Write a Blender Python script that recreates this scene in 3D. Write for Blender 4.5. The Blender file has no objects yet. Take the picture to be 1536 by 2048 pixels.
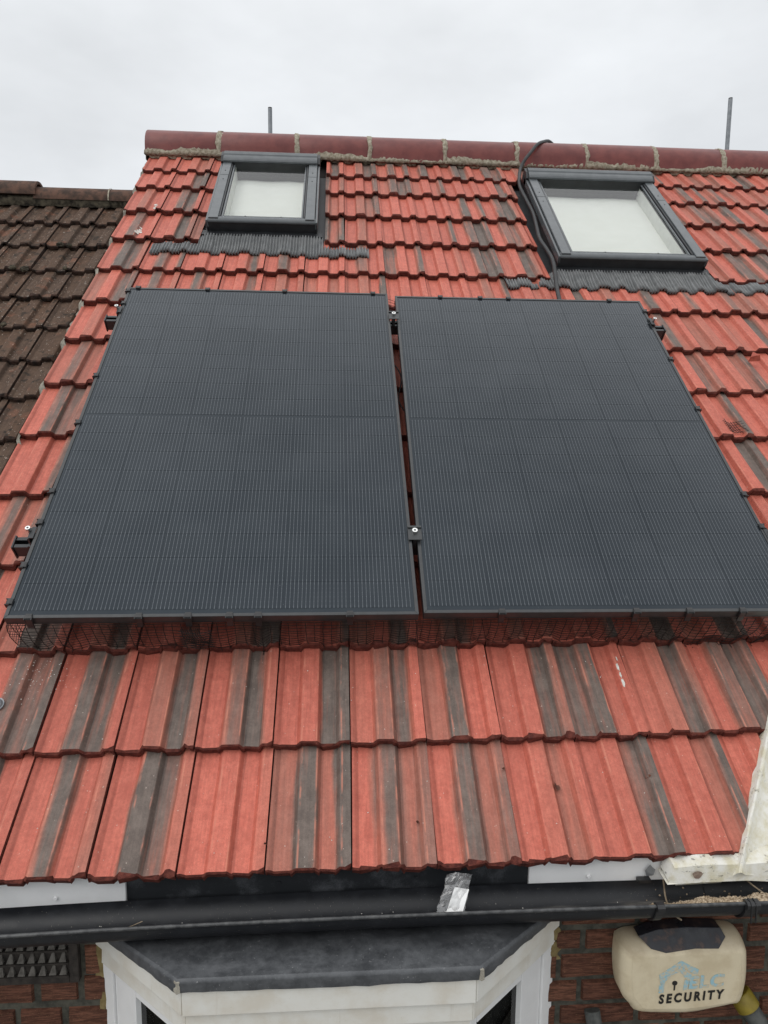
import bpy, bmesh, math, random
from mathutils import Matrix, Vector
R = math.radians
scn = bpy.context.scene
COL = scn.collection
rnd = random.Random(7)

# ------------------------------------------------------------------ camera
cam_d = bpy.data.cameras.new('camera'); cam = bpy.data.objects.new('camera', cam_d); COL.objects.link(cam)
cam_d.sensor_fit = 'VERTICAL'; cam_d.sensor_height = 24.0; cam_d.sensor_width = 18.0
cam_d.lens = 24.0 * 1386.44 / 2048.0
cam_d.clip_start = 0.05; cam_d.clip_end = 2000
RIGHT = Vector((0.99787, -0.0646, 0.00886)); FWD = Vector((0.0651, 0.9887, -0.1340))
FWD.normalize(); RIGHT = (RIGHT - FWD * RIGHT.dot(FWD)).normalized(); UP = RIGHT.cross(FWD)
m = Matrix.Identity(4)
for i in range(3):
    m[i][0] = RIGHT[i]; m[i][1] = UP[i]; m[i][2] = -FWD[i]
m.translation = Vector((0.0445, -1.5038, 1.0499))
cam.matrix_world = m
scn.camera = cam

# ------------------------------------------------------------------ sky, sun, exposure
SUN_EL, SUN_AZ = R(47), R(-50)          # azimuth from the -Y side, light comes from behind left of the camera
sun_dir = Vector((math.sin(SUN_AZ) * math.cos(SUN_EL), -math.cos(SUN_AZ) * math.cos(SUN_EL), math.sin(SUN_EL)))
w = bpy.data.worlds.new('World'); scn.world = w; w.use_nodes = True
nt = w.node_tree; nt.nodes.clear()
def wn(t, **k):
    n = nt.nodes.new(t)
    for a, b in k.items(): setattr(n, a, b)
    return n
out = wn('ShaderNodeOutputWorld'); bg = wn('ShaderNodeBackground'); bg.inputs['Strength'].default_value = 0.1
sky = wn('ShaderNodeTexSky', sky_type='NISHITA', sun_disc=False)
sky.sun_elevation = SUN_EL; sky.sun_rotation = math.atan2(sun_dir.x, sun_dir.y)
tc = wn('ShaderNodeTexCoord'); sep = wn('ShaderNodeSeparateXYZ')
nt.links.new(tc.outputs['Generated'], sep.inputs[0])
ramp = wn('ShaderNodeValToRGB'); cr = ramp.color_ramp
cr.elements[0].position = 0.0; cr.elements[0].color = (6.45, 6.62, 6.8, 1)
cr.elements[1].position = 1.0; cr.elements[1].color = (12.6, 12.7, 12.8, 1)
e = cr.elements.new(0.45); e.color = (7.15, 7.33, 7.5, 1)
e = cr.elements.new(0.72); e.color = (10.2, 10.35, 10.5, 1)
nt.links.new(sep.outputs['Z'], ramp.inputs[0])
mp = wn('ShaderNodeMapping'); mp.inputs['Scale'].default_value = (1.0, 1.0, 2.2)
nt.links.new(tc.outputs['Generated'], mp.inputs[0])
nz = wn('ShaderNodeTexNoise'); nz.inputs['Scale'].default_value = 2.3; nz.inputs['Detail'].default_value = 5; nz.inputs['Roughness'].default_value = .55
nt.links.new(mp.outputs[0], nz.inputs['Vector'])
mr = wn('ShaderNodeMapRange'); mr.inputs['From Min'].default_value = .3; mr.inputs['From Max'].default_value = .7
mr.inputs['To Min'].default_value = .82; mr.inputs['To Max'].default_value = 1.07
nt.links.new(nz.outputs['Fac'], mr.inputs['Value'])
mul = wn('ShaderNodeVectorMath', operation='SCALE')
nt.links.new(ramp.outputs[0], mul.inputs[0]); nt.links.new(mr.outputs[0], mul.inputs['Scale'])
mx = wn('ShaderNodeMix', data_type='RGBA'); mx.inputs['Factor'].default_value = .93
nt.links.new(sky.outputs[0], mx.inputs['A']); nt.links.new(mul.outputs[0], mx.inputs['B'])
nt.links.new(mx.outputs['Result'], bg.inputs['Color']); nt.links.new(bg.outputs[0], out.inputs['Surface'])
sl = bpy.data.lights.new('sun', 'SUN'); sl.energy = 0.5; sl.angle = R(40); sl.color = (1, .97, .93)
so = bpy.data.objects.new('sun', sl); COL.objects.link(so)
so.rotation_euler = sun_dir.to_track_quat('Z', 'Y').to_euler(); so.location = (-3, -3, 6)
vs = scn.view_settings
vs.view_transform = 'Standard'; vs.look = 'None'; vs.gamma = 1; vs.exposure = 0.36; vs.use_curve_mapping = False

# ------------------------------------------------------------------ frames
PITCH = R(40); ca, sa = math.cos(PITCH), math.sin(PITCH)
ROOF = Matrix(((1, 0, 0, 0), (0, ca, -sa, 0), (0, sa, ca, 0), (0, 0, 0, 1)))   # (u, v, n) -> world
T = Matrix.Translation
def rw(u, v, n=0): return ROOF @ Vector((u, v, n))

# ------------------------------------------------------------------ object helpers
WM = {}
def _link(o, parent, M):
    COL.objects.link(o)
    WM[o.name] = M.copy()
    if parent is not None:
        o.parent = parent
        o.matrix_parent_inverse = WM[parent.name].inverted()
    o.matrix_basis = M
    return o
def empty(name, loc=(0, 0, 0), label=None, cat=None, group=None, parent=None):
    o = bpy.data.objects.new(name, None); o.empty_display_size = .1
    _link(o, parent, T(Vector(loc)))
    tag(o, label, cat, group); return o
def tag(o, label=None, cat=None, group=None, kind=None):
    if label: o['label'] = label
    if cat: o['category'] = cat
    if group: o['group'] = group
    if kind: o['kind'] = kind
    return o
class MB:
    def __init__(s): s.v = []; s.f = []; s.m = []; s.s = []
    def add(s, vs, fs, mat=0, smooth=False):
        b = len(s.v); s.v += [tuple(x) for x in vs]
        for f in fs: s.f.append([b + i for i in f]); s.m.append(mat); s.s.append(smooth)
        return s
    def box(s, x0, x1, y0, y1, z0, z1, mat=0):
        v = [(x, y, z) for z in (z0, z1) for y in (y0, y1) for x in (x0, x1)]
        return s.add(v, [(0, 2, 3, 1), (4, 5, 7, 6), (0, 1, 5, 4), (2, 6, 7, 3), (0, 4, 6, 2), (1, 3, 7, 5)], mat)
    def hexa(s, b, t, mat=0):
        n = len(b)
        return s.add(list(b) + list(t), [tuple(range(n))[::-1], tuple(range(n, 2 * n))] + [(i, (i + 1) % n, n + (i + 1) % n, n + i) for i in range(n)], mat)
    def extrude(s, poly, a, b, axis=0, mat=0, smooth=False, caps=True):
        """polygon in the two other axes, swept from a to b along axis"""
        def P(t, p): q = list(p); q.insert(axis, t); return tuple(q)
        n = len(poly); v = [P(a, p) for p in poly] + [P(b, p) for p in poly]
        s.add(v, [(i, (i + 1) % n, n + (i + 1) % n, n + i) for i in range(n)], mat, smooth)
        if caps: s.add(v, [tuple(range(n))[::-1], tuple(range(n, 2 * n))], mat)
        return s
    def tube(s, pts, r, n=8, mat=0, smooth=True, caps=True):
        pts = [Vector(p) for p in pts]; k = len(pts); rs = r if isinstance(r, (list, tuple)) else [r] * k
        vs = []; ref = None
        for i, p in enumerate(pts):
            d = (pts[min(i + 1, k - 1)] - pts[max(i - 1, 0)]).normalized()
            if ref is None: ref = d.orthogonal().normalized()
            ref = (ref - d * ref.dot(d)).normalized(); q = d.cross(ref)
            for j in range(n):
                a = 2 * math.pi * j / n; vs.append(p + (ref * math.cos(a) + q * math.sin(a)) * rs[i])
        fs = [(i * n + j, i * n + (j + 1) % n, (i + 1) * n + (j + 1) % n, (i + 1) * n + j) for i in range(k - 1) for j in range(n)]
        s.add(vs, fs, mat, smooth)
        if caps: s.add(vs, [tuple(range(n))[::-1], tuple((k - 1) * n + j for j in range(n))], mat)
        return s
    def grid(s, rows, mat=0, smooth=True):
        nr, nc = len(rows), len(rows[0]); v = [p for r_ in rows for p in r_]
        return s.add(v, [(i * nc + j, i * nc + j + 1, (i + 1) * nc + j + 1, (i + 1) * nc + j) for i in range(nr - 1) for j in range(nc - 1)], mat, smooth)
    def mesh(s, name, mats):
        me = bpy.data.meshes.new(name); me.from_pydata(s.v, [], s.f)
        for mt in (mats if isinstance(mats, (list, tuple)) else [mats]): me.materials.append(mt)
        me.polygons.foreach_set('material_index', s.m); me.polygons.foreach_set('use_smooth', s.s)
        me.update(); return me
def put(name, mb, mats, parent=None, M=None, bevel=0, label=None):
    me = mb if isinstance(mb, bpy.types.Mesh) else mb.mesh(name, mats)
    o = bpy.data.objects.new(name, me)
    _link(o, parent, M if M is not None else Matrix.Identity(4))
    if bevel:
        b = o.modifiers.new('bevel', 'BEVEL'); b.width = bevel; b.segments = 2; b.limit_method = 'ANGLE'; b.angle_limit = R(40)
    if label: o['label'] = label
    return o

# ------------------------------------------------------------------ materials
class Mat:
    def __init__(s, name):
        s.m = bpy.data.materials.new(name); s.m.use_nodes = True; s.t = s.m.node_tree
        s.b = s.t.nodes['Principled BSDF']; s.o = s.t.nodes['Material Output']
    def n(s, t, **k):
        x = s.t.nodes.new(t)
        for a, b in k.items(): setattr(x, a, b)
        return x
    def l(s, a, b): s.t.links.new(a, b)
    def val(s, sock, v):
        if isinstance(v, (int, float)): sock.default_value = v
        else: s.l(v, sock)
    def math(s, op, a, b=None, c=None, clamp=False):
        x = s.n('ShaderNodeMath', operation=op, use_clamp=clamp)
        s.val(x.inputs[0], a)
        if b is not None: s.val(x.inputs[1], b)
        if c is not None: s.val(x.inputs[2], c)
        return x.outputs[0]
    def step(s, v, a, b, lo=0., hi=1.):
        x = s.n('ShaderNodeMapRange', interpolation_type='SMOOTHSTEP')
        s.val(x.inputs['Value'], v); s.val(x.inputs['From Min'], a); s.val(x.inputs['From Max'], b)
        x.inputs['To Min'].default_value = lo; x.inputs['To Max'].default_value = hi
        return x.outputs[0]
    def noise(s, vec, scale, detail=3, rough=.55, w=None):
        x = s.n('ShaderNodeTexNoise')
        if w is not None: x.noise_dimensions = '4D'; s.val(x.inputs['W'], w)
        s.l(vec, x.inputs['Vector']); x.inputs['Scale'].default_value = scale; x.inputs['Detail'].default_value = detail; x.inputs['Roughness'].default_value = rough
        return x.outputs['Fac']
    def mix(s, f, a, b, mode='MIX'):
        x = s.n('ShaderNodeMix', data_type='RGBA', blend_type=mode)
        s.val(x.inputs['Factor'], f)
        for k, v in (('A', a), ('B', b)):
            if isinstance(v, (tuple, list)): x.inputs[k].default_value = (*v[:3], 1)
            else: s.l(v, x.inputs[k])
        return x.outputs['Result']
    def scale(s, col, f):
        x = s.n('ShaderNodeVectorMath', operation='SCALE')
        if isinstance(col, (tuple, list)): x.inputs[0].default_value = col[:3]
        else: s.l(col, x.inputs[0])
        s.val(x.inputs['Scale'], f); return x.outputs[0]
    def obj(s): return s.n('ShaderNodeTexCoord').outputs['Object']
    def geo(s): return s.n('ShaderNodeNewGeometry').outputs['Position']
    def map(s, vec, sc):
        x = s.n('ShaderNodeMapping'); s.l(vec, x.inputs[0]); x.inputs['Scale'].default_value = sc; return x.outputs[0]
    def bump(s, h, strength=.3, dist=.002):
        x = s.n('ShaderNodeBump'); x.inputs['Strength'].default_value = strength; x.inputs['Distance'].default_value = dist
        s.l(h, x.inputs['Height']); s.l(x.outputs[0], s.b.inputs['Normal'])
    def set(s, col=None, rough=None, spec=None, metal=None, **k):
        if col is not None:
            if isinstance(col, (tuple, list)): s.b.inputs['Base Color'].default_value = (*col[:3], 1)
            else: s.l(col, s.b.inputs['Base Color'])
        if rough is not None: s.val(s.b.inputs['Roughness'], rough)
        if spec is not None: s.val(s.b.inputs['Specular IOR Level'], spec)
        if metal is not None: s.val(s.b.inputs['Metallic'], metal)
        return s

def mottled(name, c0, c1, scale=30, rough=.6, spec=.4, bump=.2, bd=.001, metal=0, fine=600, lo=.35, hi=.65):
    m = Mat(name); g = m.geo()
    n1 = m.noise(g, scale, 5, .6); n2 = m.noise(g, fine, 2, .5)
    f = m.step(m.math('ADD', m.math('MULTIPLY', n1, .8), m.math('MULTIPLY', n2, .2)), lo, hi)
    m.set(m.mix(f, c0, c1), rough, spec, metal)
    if bump: m.bump(m.math('ADD', n2, n1), bump, bd)
    return m.m

# --- red concrete tile with four soft grey bands, band strengths kept in the object's colour
CW = 0.2037
def tile_mat(name, red, red2, grey, grey2, cw, old=False):
    m = Mat(name); o = m.obj(); info = m.n('ShaderNodeObjectInfo'); rd = info.outputs['Random']
    sp = m.n('ShaderNodeSeparateXYZ'); m.l(o, sp.inputs[0])
    seed = m.math('MULTIPLY', rd, 37.0)
    x = m.math('DIVIDE', sp.outputs['X'], cw)
    streak = m.map(o, (16, 2.2, 16))
    s1 = m.noise(streak, 1.0, 4, .6, seed)
    xw = m.math('ADD', x, m.math('MULTIPLY', m.math('SUBTRACT', s1, .5), .36))
    col4 = m.n('ShaderNodeSeparateColor'); m.l(info.outputs['Color'], col4.inputs[0])
    bands = [col4.outputs[0], col4.outputs[1], col4.outputs[2], info.outputs['Alpha']]
    edges = [0.0, .315, .60, .835, 1.0]
    soft = m.math('ADD', .012, m.math('MULTIPLY', m.math('FRACT', m.math('MULTIPLY', rd, 17.3)), .13))
    mask = None
    for i in range(4):
        a = m.step(xw, m.math('SUBTRACT', edges[i], soft), m.math('ADD', edges[i], soft)) if i else 1.0
        b = m.step(xw, m.math('SUBTRACT', edges[i + 1], soft), m.math('ADD', edges[i + 1], soft)) if i < 3 else 0.0
        t_ = m.math('MULTIPLY', m.math('SUBTRACT', a, b), bands[i])
        mask = t_ if mask is None else m.math('ADD', mask, t_)
    # the grey slurry thins out along the tile in places
    thin = m.step(m.noise(m.map(o, (14, 2.2, 14)), 1.0, 3, .6, m.math('ADD', seed, 9.1)), .30, .62, .80, 1.0)
    mask = m.step(m.math('MULTIPLY', mask, m.math('MULTIPLY', thin, m.step(m.noise(m.map(o, (70, 5, 70)), 1.0, 4, .65, seed), .25, .6, .72, 1.0)), clamp=True), .06, .84)
    n1 = m.noise(o, 45, 4, .6, seed); n2 = m.noise(o, 900, 2, .6)
    redc = m.mix(m.step(n1, .3, .7), red, red2)
    tone = m.math('ADD', .90, m.math('MULTIPLY', m.math('FRACT', m.math('MULTIPLY', rd, 91.7)), .18))
    redc = m.scale(redc, tone)
    greyc = m.mix(m.step(m.noise(o, 30, 3, .6, seed), .3, .7), grey, grey2)
    # along its rim the slurry is thin and the body colour shows orange through it
    rim = m.math('MULTIPLY', m.math('MULTIPLY', mask, m.math('SUBTRACT', 1.0, mask)), .75 if not old else 0.0, clamp=True)
    c = m.mix(mask, redc, greyc)
    c = m.mix(rim, c, (.58, .19, .105))
    fib = m.step(m.noise(m.map(o, (160, 9, 160)), 1.0, 3, .6, seed), .3, .72, .88, 1.10)
    c = m.scale(c, fib)
    # right-facing flanks of the ribs, their shade put into the colour
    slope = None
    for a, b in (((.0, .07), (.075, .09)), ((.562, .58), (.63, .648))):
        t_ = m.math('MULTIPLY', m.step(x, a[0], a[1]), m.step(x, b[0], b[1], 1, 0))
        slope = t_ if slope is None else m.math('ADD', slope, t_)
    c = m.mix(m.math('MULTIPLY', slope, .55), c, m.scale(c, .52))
    c = m.scale(c, m.step(n2, .25, .75, .78, 1.18))
    c = m.scale(c, m.step(m.noise(o, 140, 3, .65, seed), .3, .7, .9, 1.08))
    # highlights along the rib crests, painted as a broken lighter orange line
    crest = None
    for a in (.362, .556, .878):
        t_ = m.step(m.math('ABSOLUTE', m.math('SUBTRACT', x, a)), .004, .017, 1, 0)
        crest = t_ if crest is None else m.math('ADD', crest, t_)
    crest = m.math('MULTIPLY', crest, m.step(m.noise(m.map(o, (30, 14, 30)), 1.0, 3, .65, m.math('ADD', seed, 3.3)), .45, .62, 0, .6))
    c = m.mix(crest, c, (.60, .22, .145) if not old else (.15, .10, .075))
    # lime specks and little stains
    sp1 = m.step(m.noise(m.map(o, (1, .8, 1)), 170, 1, .4, seed), .755 if not old else .70, .775 if not old else .73)
    c = m.mix(m.math('MULTIPLY', sp1, .55), c, (.62, .52, .44))
    if old:
        g = m.geo()
        lich = m.step(m.noise(g, 55, 3, .5), .66, .70)
        c = m.mix(m.math('MULTIPLY', lich, .55), c, (.34, .31, .27))
        moss = m.step(m.noise(g, 22, 4, .6), .56, .66)
        c = m.mix(m.math('MULTIPLY', moss, .8), c, (.022, .019, .015))
        rust = m.step(m.noise(g, 9, 3, .6), .58, .70)
        c = m.mix(m.math('MULTIPLY', rust, .4), c, (.24, .10, .06))
    m.set(c, .6 if not old else .85, .38 if not old else .2)
    m.bump(m.math('ADD', m.math('MULTIPLY', n2, .7), n1), .35, .0012)
    return m.m
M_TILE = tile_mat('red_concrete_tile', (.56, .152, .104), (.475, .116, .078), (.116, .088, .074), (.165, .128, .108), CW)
M_EDGE = mottled('shaded_cut_edge', (.070, .018, .014), (.150, .040, .028), 60, .85, .25, .6, .003, fine=320)  # raw cut body colour, darkened further to deepen the shadow under each course
M_OLD = tile_mat('weathered_brown_tile', (.118, .070, .046), (.082, .051, .035), (.078, .051, .038), (.112, .074, .053), .2, True)
M_OLDEDGE = mottled('weathered_tile_edge', (.018, .014, .012), (.07, .040, .030), 40, .9, .2, .6, .003)
M_RIDGE = mottled('maroon_ridge_clay', (.135, .030, .027), (.19, .048, .040), 14, .42, .4, .12, .001, fine=300)
M_OLDRIDGE = mottled('weathered_ridge_clay', (.045, .030, .023), (.14, .075, .052), 26, .8, .3, .4, .002)
M_MORTAR = mottled('pale_roof_mortar', (.22, .185, .135), (.46, .42, .33), 55, .9, .2, .8, .004, fine=260)
M_OLDMORTAR = mottled('dark_mossy_mortar', (.015, .013, .011), (.10, .085, .06), 35, .95, .2, .8, .004)
M_VERGE = mottled('pale_verge_mortar', (.20, .18, .15), (.46, .43, .36), 30, .9, .2, .8, .004)
M_DECK = mottled('roof_underlay', (.012, .010, .010), (.02, .016, .015), 20, .9, .2, 0)
M_BLACK = mottled('black_anodised_metal', (.020, .022, .024), (.030, .033, .036), 40, .38, .5, 0)
M_FRAME = mottled('black_panel_frame', (.022, .024, .025), (.032, .034, .036), 60, .38, .6, 0)
M_PLAST = mottled('black_plastic', (.014, .014, .015), (.022, .022, .023), 40, .35, .5, 0)
M_WIRE = mottled('black_coated_wire', (.010, .010, .010), (.018, .016, .015), 40, .5, .4, 0)
M_BOLT = mottled('stainless_steel', (.72, .72, .70), (.82, .82, .80), 80, .28, .5, 0, metal=1)
M_ALU = mottled('grey_coated_aluminium', (.075, .084, .090), (.098, .108, .114), 18, .26, .5, .05, .0005)
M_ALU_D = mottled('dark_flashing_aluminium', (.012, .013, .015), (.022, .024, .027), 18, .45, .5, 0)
M_REVEAL = mottled('window_reveal_paint', (.60, .61, .58), (.68, .69, .66), 20, .5, .4, 0)
M_REVEAL_T = mottled('shaded_window_head', (.016, .018, .016), (.030, .033, .030), 60, .6, .3, 0)  # dark grey head of the reveal, with its shade put into the colour
M_APRON = mottled('pleated_flashing', (.15, .155, .157), (.22, .224, .224), 25, .50, .45, .1, .0008)
M_CABLE = mottled('black_cable_sheath', (.022, .023, .024), (.034, .035, .036), 30, .5, .4, 0)
M_WHITE = mottled('white_upvc', (.76, .76, .755), (.83, .83, .825), 9, .35, .5, 0)

def board_mat():
    m = Mat('cream_stained_upvc'); g = m.geo()
    n = m.noise(g, 12, 4, .6); n2 = m.noise(g, 420, 2, .6)
    c = m.mix(m.step(n, .35, .7), (.74, .73, .68), (.65, .61, .53))
    c = m.mix(m.math('MULTIPLY', m.step(n2, .70, .76), .55), c, (.25, .20, .14))
    run = m.step(m.noise(m.map(g, (60, 60, 3)), 1, 3, .6), .62, .75)
    c = m.mix(m.math('MULTIPLY', run, .22), c, (.36, .30, .21))
    m.set(c, .45, .4); return m.m
M_BOARD = board_mat()
def lead_mat():
    m = Mat('patinated_lead'); g = m.geo()
    n = m.noise(g, 26, 7, .72); n3 = m.noise(m.map(g, (6, 26, 6)), 1, 4, .6); n2 = m.noise(g, 160, 3, .6)
    c = m.mix(m.step(n, .30, .78), (.055, .058, .063), (.115, .120, .127))
    c = m.mix(m.math('MULTIPLY', m.step(n3, .54, .80), .35), c, (.22, .225, .235))  # pale streaks paint highlights over the patina
    c = m.mix(m.math('MULTIPLY', m.step(n2, .66, .74), .5), c, (.36, .36, .36))
    m.set(c, m.step(n, .3, .7, .38, .62), .5, .25); m.bump(m.math('ADD', n, m.math('MULTIPLY', n2, .3)), .35, .004); return m.m
M_LEAD = lead_mat()
def gutter_mat():
    m = Mat('black_upvc_gutter'); g = m.geo(); sp = m.n('ShaderNodeSeparateXYZ'); m.l(g, sp.inputs[0])
    n = m.noise(m.map(g, (5, 50, 50)), 1, 4, .6); n2 = m.noise(g, 330, 2, .6); n1 = m.noise(g, 26, 5, .65)
    c = m.mix(m.step(n1, .4, .7), (.010, .011, .0135), (.017, .0185, .022))
    c = m.mix(m.math('MULTIPLY', m.step(n2, .715, .74), .6), c, (.42, .38, .32))
    # silt tide line, strongest towards the outlet on the right
    silt = m.math('MULTIPLY', m.step(m.math('ADD', sp.outputs['Z'], m.math('MULTIPLY', m.math('SUBTRACT', n, .5), .03)), -.118, -.128), m.step(sp.outputs['X'], .35, .8))
    c = m.mix(m.math('MULTIPLY', silt, .75), c, (.17, .155, .135))
    m.set(c, m.step(n1, .3, .7, .38, .5), .4); return m.m
M_GUTTER = gutter_mat()
M_LIP = mottled('highlit_gutter_lip', (.022, .023, .025), (.075, .076, .076), 60, .4, .5, 0)  # lighter grey than the gutter, paints a highlight line along the lip
M_FASCIA_D = mottled('dusty_black_fascia', (.018, .020, .023), (.085, .090, .098), 14, .55, .4, .1, .001, fine=420, lo=.48, hi=.72)
def brick_mat():
    m = Mat('rustic_brick'); g = m.geo(); rd = m.n('ShaderNodeObjectInfo').outputs['Random']
    n = m.noise(m.map(g, (28, 28, 230)), 1, 4, .7); n1 = m.noise(g, 30, 4, .6); n2 = m.noise(g, 300, 3, .6)
    base = m.mix(rd, (.145, .062, .041), (.235, .105, .066))
    c = m.mix(m.step(n, .38, .66), m.scale(base, .42), base)
    c = m.mix(m.math('MULTIPLY', m.step(n2, .62, .72), .5), c, (.40, .25, .14))
    c = m.mix(m.math('MULTIPLY', m.step(n1, .58, .72), .5), c, (.055, .030, .024))
    m.set(c, .9, .2); m.bump(m.math('ADD', n, m.math('MULTIPLY', n2, .5)), .9, .004); return m.m
M_BRICK = brick_mat()
M_POINT = mottled('grey_pointing', (.050, .050, .042), (.115, .110, .088), 35, .95, .2, .8, .003)
M_FOAM = mottled('ochre_sealant', (.16, .115, .045), (.26, .20, .09), 30, .7, .3, .5, .003)
M_VENT = mottled('sooty_cast_iron', (.020, .017, .015), (.050, .042, .036), 40, .8, .3, .4, .002)
M_LOUVRE = mottled('dusty_louvre', (.075, .068, .060), (.15, .14, .125), 60, .85, .3, .4, .002)
def valley_mat():
    m = Mat('weathered_white_paint'); g = m.geo()
    n = m.noise(g, 24, 5, .65); n2 = m.noise(m.map(g, (60, 60, 140)), 1, 5, .7); n3 = m.noise(g, 9, 3, .6)
    c = m.mix(m.step(n, .35, .7), (.72, .71, .66), (.56, .52, .38))
    c = m.mix(m.math('MULTIPLY', m.math('MULTIPLY', m.step(n2, .56, .64), m.step(n3, .42, .56)), .8), c, (.16, .15, .13))
    m.set(c, .6, .4); m.bump(n2, .4, .002); return m.m
M_VALLEY = valley_mat()
M_GALV = mottled('galvanised_tube', (.20, .215, .23), (.30, .315, .33), 20, .45, .5, 0, metal=.4)
M_RUBBER = mottled('dusty_grey_rubber', (.050, .054, .052), (.095, .098, .092), 60, .75, .3, .3, .001)
M_YELLOW = mottled('yellow_plastic', (.17, .125, .012), (.235, .18, .02), 30, .5, .4, 0)
M_GRIT = mottled('gutter_grit', (.20, .14, .085), (.55, .45, .33), 160, .9, .2, .3, .002, fine=90)
M_TWIG = mottled('dry_twig', (.16, .12, .08), (.30, .24, .17), 60, .8, .3, .3, .001)
M_DROP = mottled('white_dropping', (.55, .52, .46), (.75, .73, .68), 90, .8, .3, 0)
M_FRAG = mottled('broken_tile', (.42, .10, .065), (.30, .07, .05), 60, .8, .3, .4, .002)
M_LEAF = mottled('brown_leaf', (.09, .035, .025), (.17, .07, .045), 60, .7, .3, .2, .001)
M_PAPER = mottled('white_paper', (.78, .78, .77), (.85, .85, .84), 20, .6, .3, 0)
M_BEIGE = None
def beige_mat():
    m = Mat('sun_yellowed_plastic'); g = m.geo(); sp = m.n('ShaderNodeSeparateXYZ'); m.l(g, sp.inputs[0])
    n = m.noise(g, 22, 4, .6); n2 = m.noise(g, 420, 2, .65)
    c = m.mix(m.step(n, .35, .7), (.66, .575, .41), (.57, .48, .325))
    c = m.mix(m.math('MULTIPLY', m.step(n2, .68, .74), .6), c, (.16, .10, .06))
    dirt = m.step(m.math('ADD', sp.outputs['Z'], m.math('MULTIPLY', m.math('SUBTRACT', n, .5), .03)), -.262, -.235)
    c = m.mix(m.math('MULTIPLY', dirt, .38), c, (.20, .15, .10))
    m.set(c, .45, .4); return m.m
M_BEIGE = beige_mat()
def lens_mat():
    m = Mat('dirty_dark_lens'); g = m.geo(); n = m.noise(g, 40, 5, .65)
    m.set(m.mix(m.step(n, .5, .72), (.014, .015, .020), (.085, .055, .045)), m.step(n, .3, .7, .25, .6), .5); return m.m
M_LENS = lens_mat()
def print_mat():
    m = Mat('faded_blue_print'); g = m.geo(); n = m.noise(g, 140, 4, .65); n1 = m.noise(g, 30, 2, .5)
    f = m.step(m.math('ADD', m.math('MULTIPLY', n, .7), m.math('MULTIPLY', n1, .3)), .38, .58)
    m.set(m.mix(f, (.58, .49, .34), (.30, .50, .57)), .5, .4); return m.m
M_BLUE = print_mat()
M_INK = mottled('black_print', (.012, .011, .010), (.022, .02, .018), 90, .5, .4, 0)

def glassy(name, ior, rough, tint=(1, 1, 1), bumpy=0, dust=0):
    m = Mat(name); m.t.nodes.remove(m.b)
    fr = m.n('ShaderNodeFresnel'); fr.inputs['IOR'].default_value = ior
    tr = m.n('ShaderNodeBsdfTransparent'); tr.inputs[0].default_value = (*tint, 1)
    gl = m.n('ShaderNodeBsdfAnisotropic'); gl.inputs['Roughness'].default_value = rough; gl.inputs[0].default_value = (1, 1, 1, 1)
    if bumpy:
        b = m.n('ShaderNodeBump'); b.inputs['Strength'].default_value = bumpy; b.inputs['Distance'].default_value = .001
        m.l(m.noise(m.geo(), 60, 3, .6), b.inputs['Height']); m.l(b.outputs[0], gl.inputs['Normal'])
    mixn = m.n('ShaderNodeMixShader'); m.l(fr.outputs[0], mixn.inputs[0]); m.l(tr.outputs[0], mixn.inputs[1]); m.l(gl.outputs[0], mixn.inputs[2])
    last = mixn.outputs[0]
    if dust:
        df = m.n('ShaderNodeBsdfDiffuse'); df.inputs[0].default_value = (.46, .50, .54, 1)
        g = m.geo(); d1 = m.noise(g, 7, 4, .6); d2 = m.step(m.noise(g, 230, 2, .6), .74, .77)
        fac = m.math('ADD', m.math('MULTIPLY', m.step(d1, .35, .75), dust), m.math('MULTIPLY', d2, .22))
        mm = m.n('ShaderNodeMixShader'); m.l(fac, mm.inputs[0]); m.l(last, mm.inputs[1]); m.l(df.outputs[0], mm.inputs[2]); last = mm.outputs[0]
    m.l(last, m.o.inputs['Surface']); return m.m
M_PANE = glassy('window_glass', 1.40, .015, (.93, .95, .94))
M_BAG = None
def bag_mat():
    m = Mat('clear_plastic_film'); m.t.nodes.remove(m.b)
    tr = m.n('ShaderNodeBsdfTransparent'); gl = m.n('ShaderNodeBsdfAnisotropic'); gl.inputs['Roughness'].default_value = .12
    df = m.n('ShaderNodeBsdfDiffuse'); df.inputs[0].default_value = (.7, .7, .7, 1)
    a = m.n('ShaderNodeMixShader'); a.inputs[0].default_value = .10; m.l(tr.outputs[0], a.inputs[1]); m.l(df.outputs[0], a.inputs[2])
    lw = m.n('ShaderNodeLayerWeight'); lw.inputs[0].default_value = .35
    b = m.n('ShaderNodeMixShader'); m.l(m.math('MULTIPLY_ADD', lw.outputs['Fresnel'], .55, .06), b.inputs[0]); m.l(a.outputs[0], b.inputs[1]); m.l(gl.outputs[0], b.inputs[2])
    m.l(b.outputs[0], m.o.inputs['Surface']); return m.m
M_BAG = bag_mat()
M_BLIND = mottled('cream_blind', (.80, .80, .755), (.83, .83, .79), 8, .8, .2, 0)
M_DARKROOM = mottled('dark_room', (.010, .010, .010), (.03, .03, .03), 8, .9, .2, 0)
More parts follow.
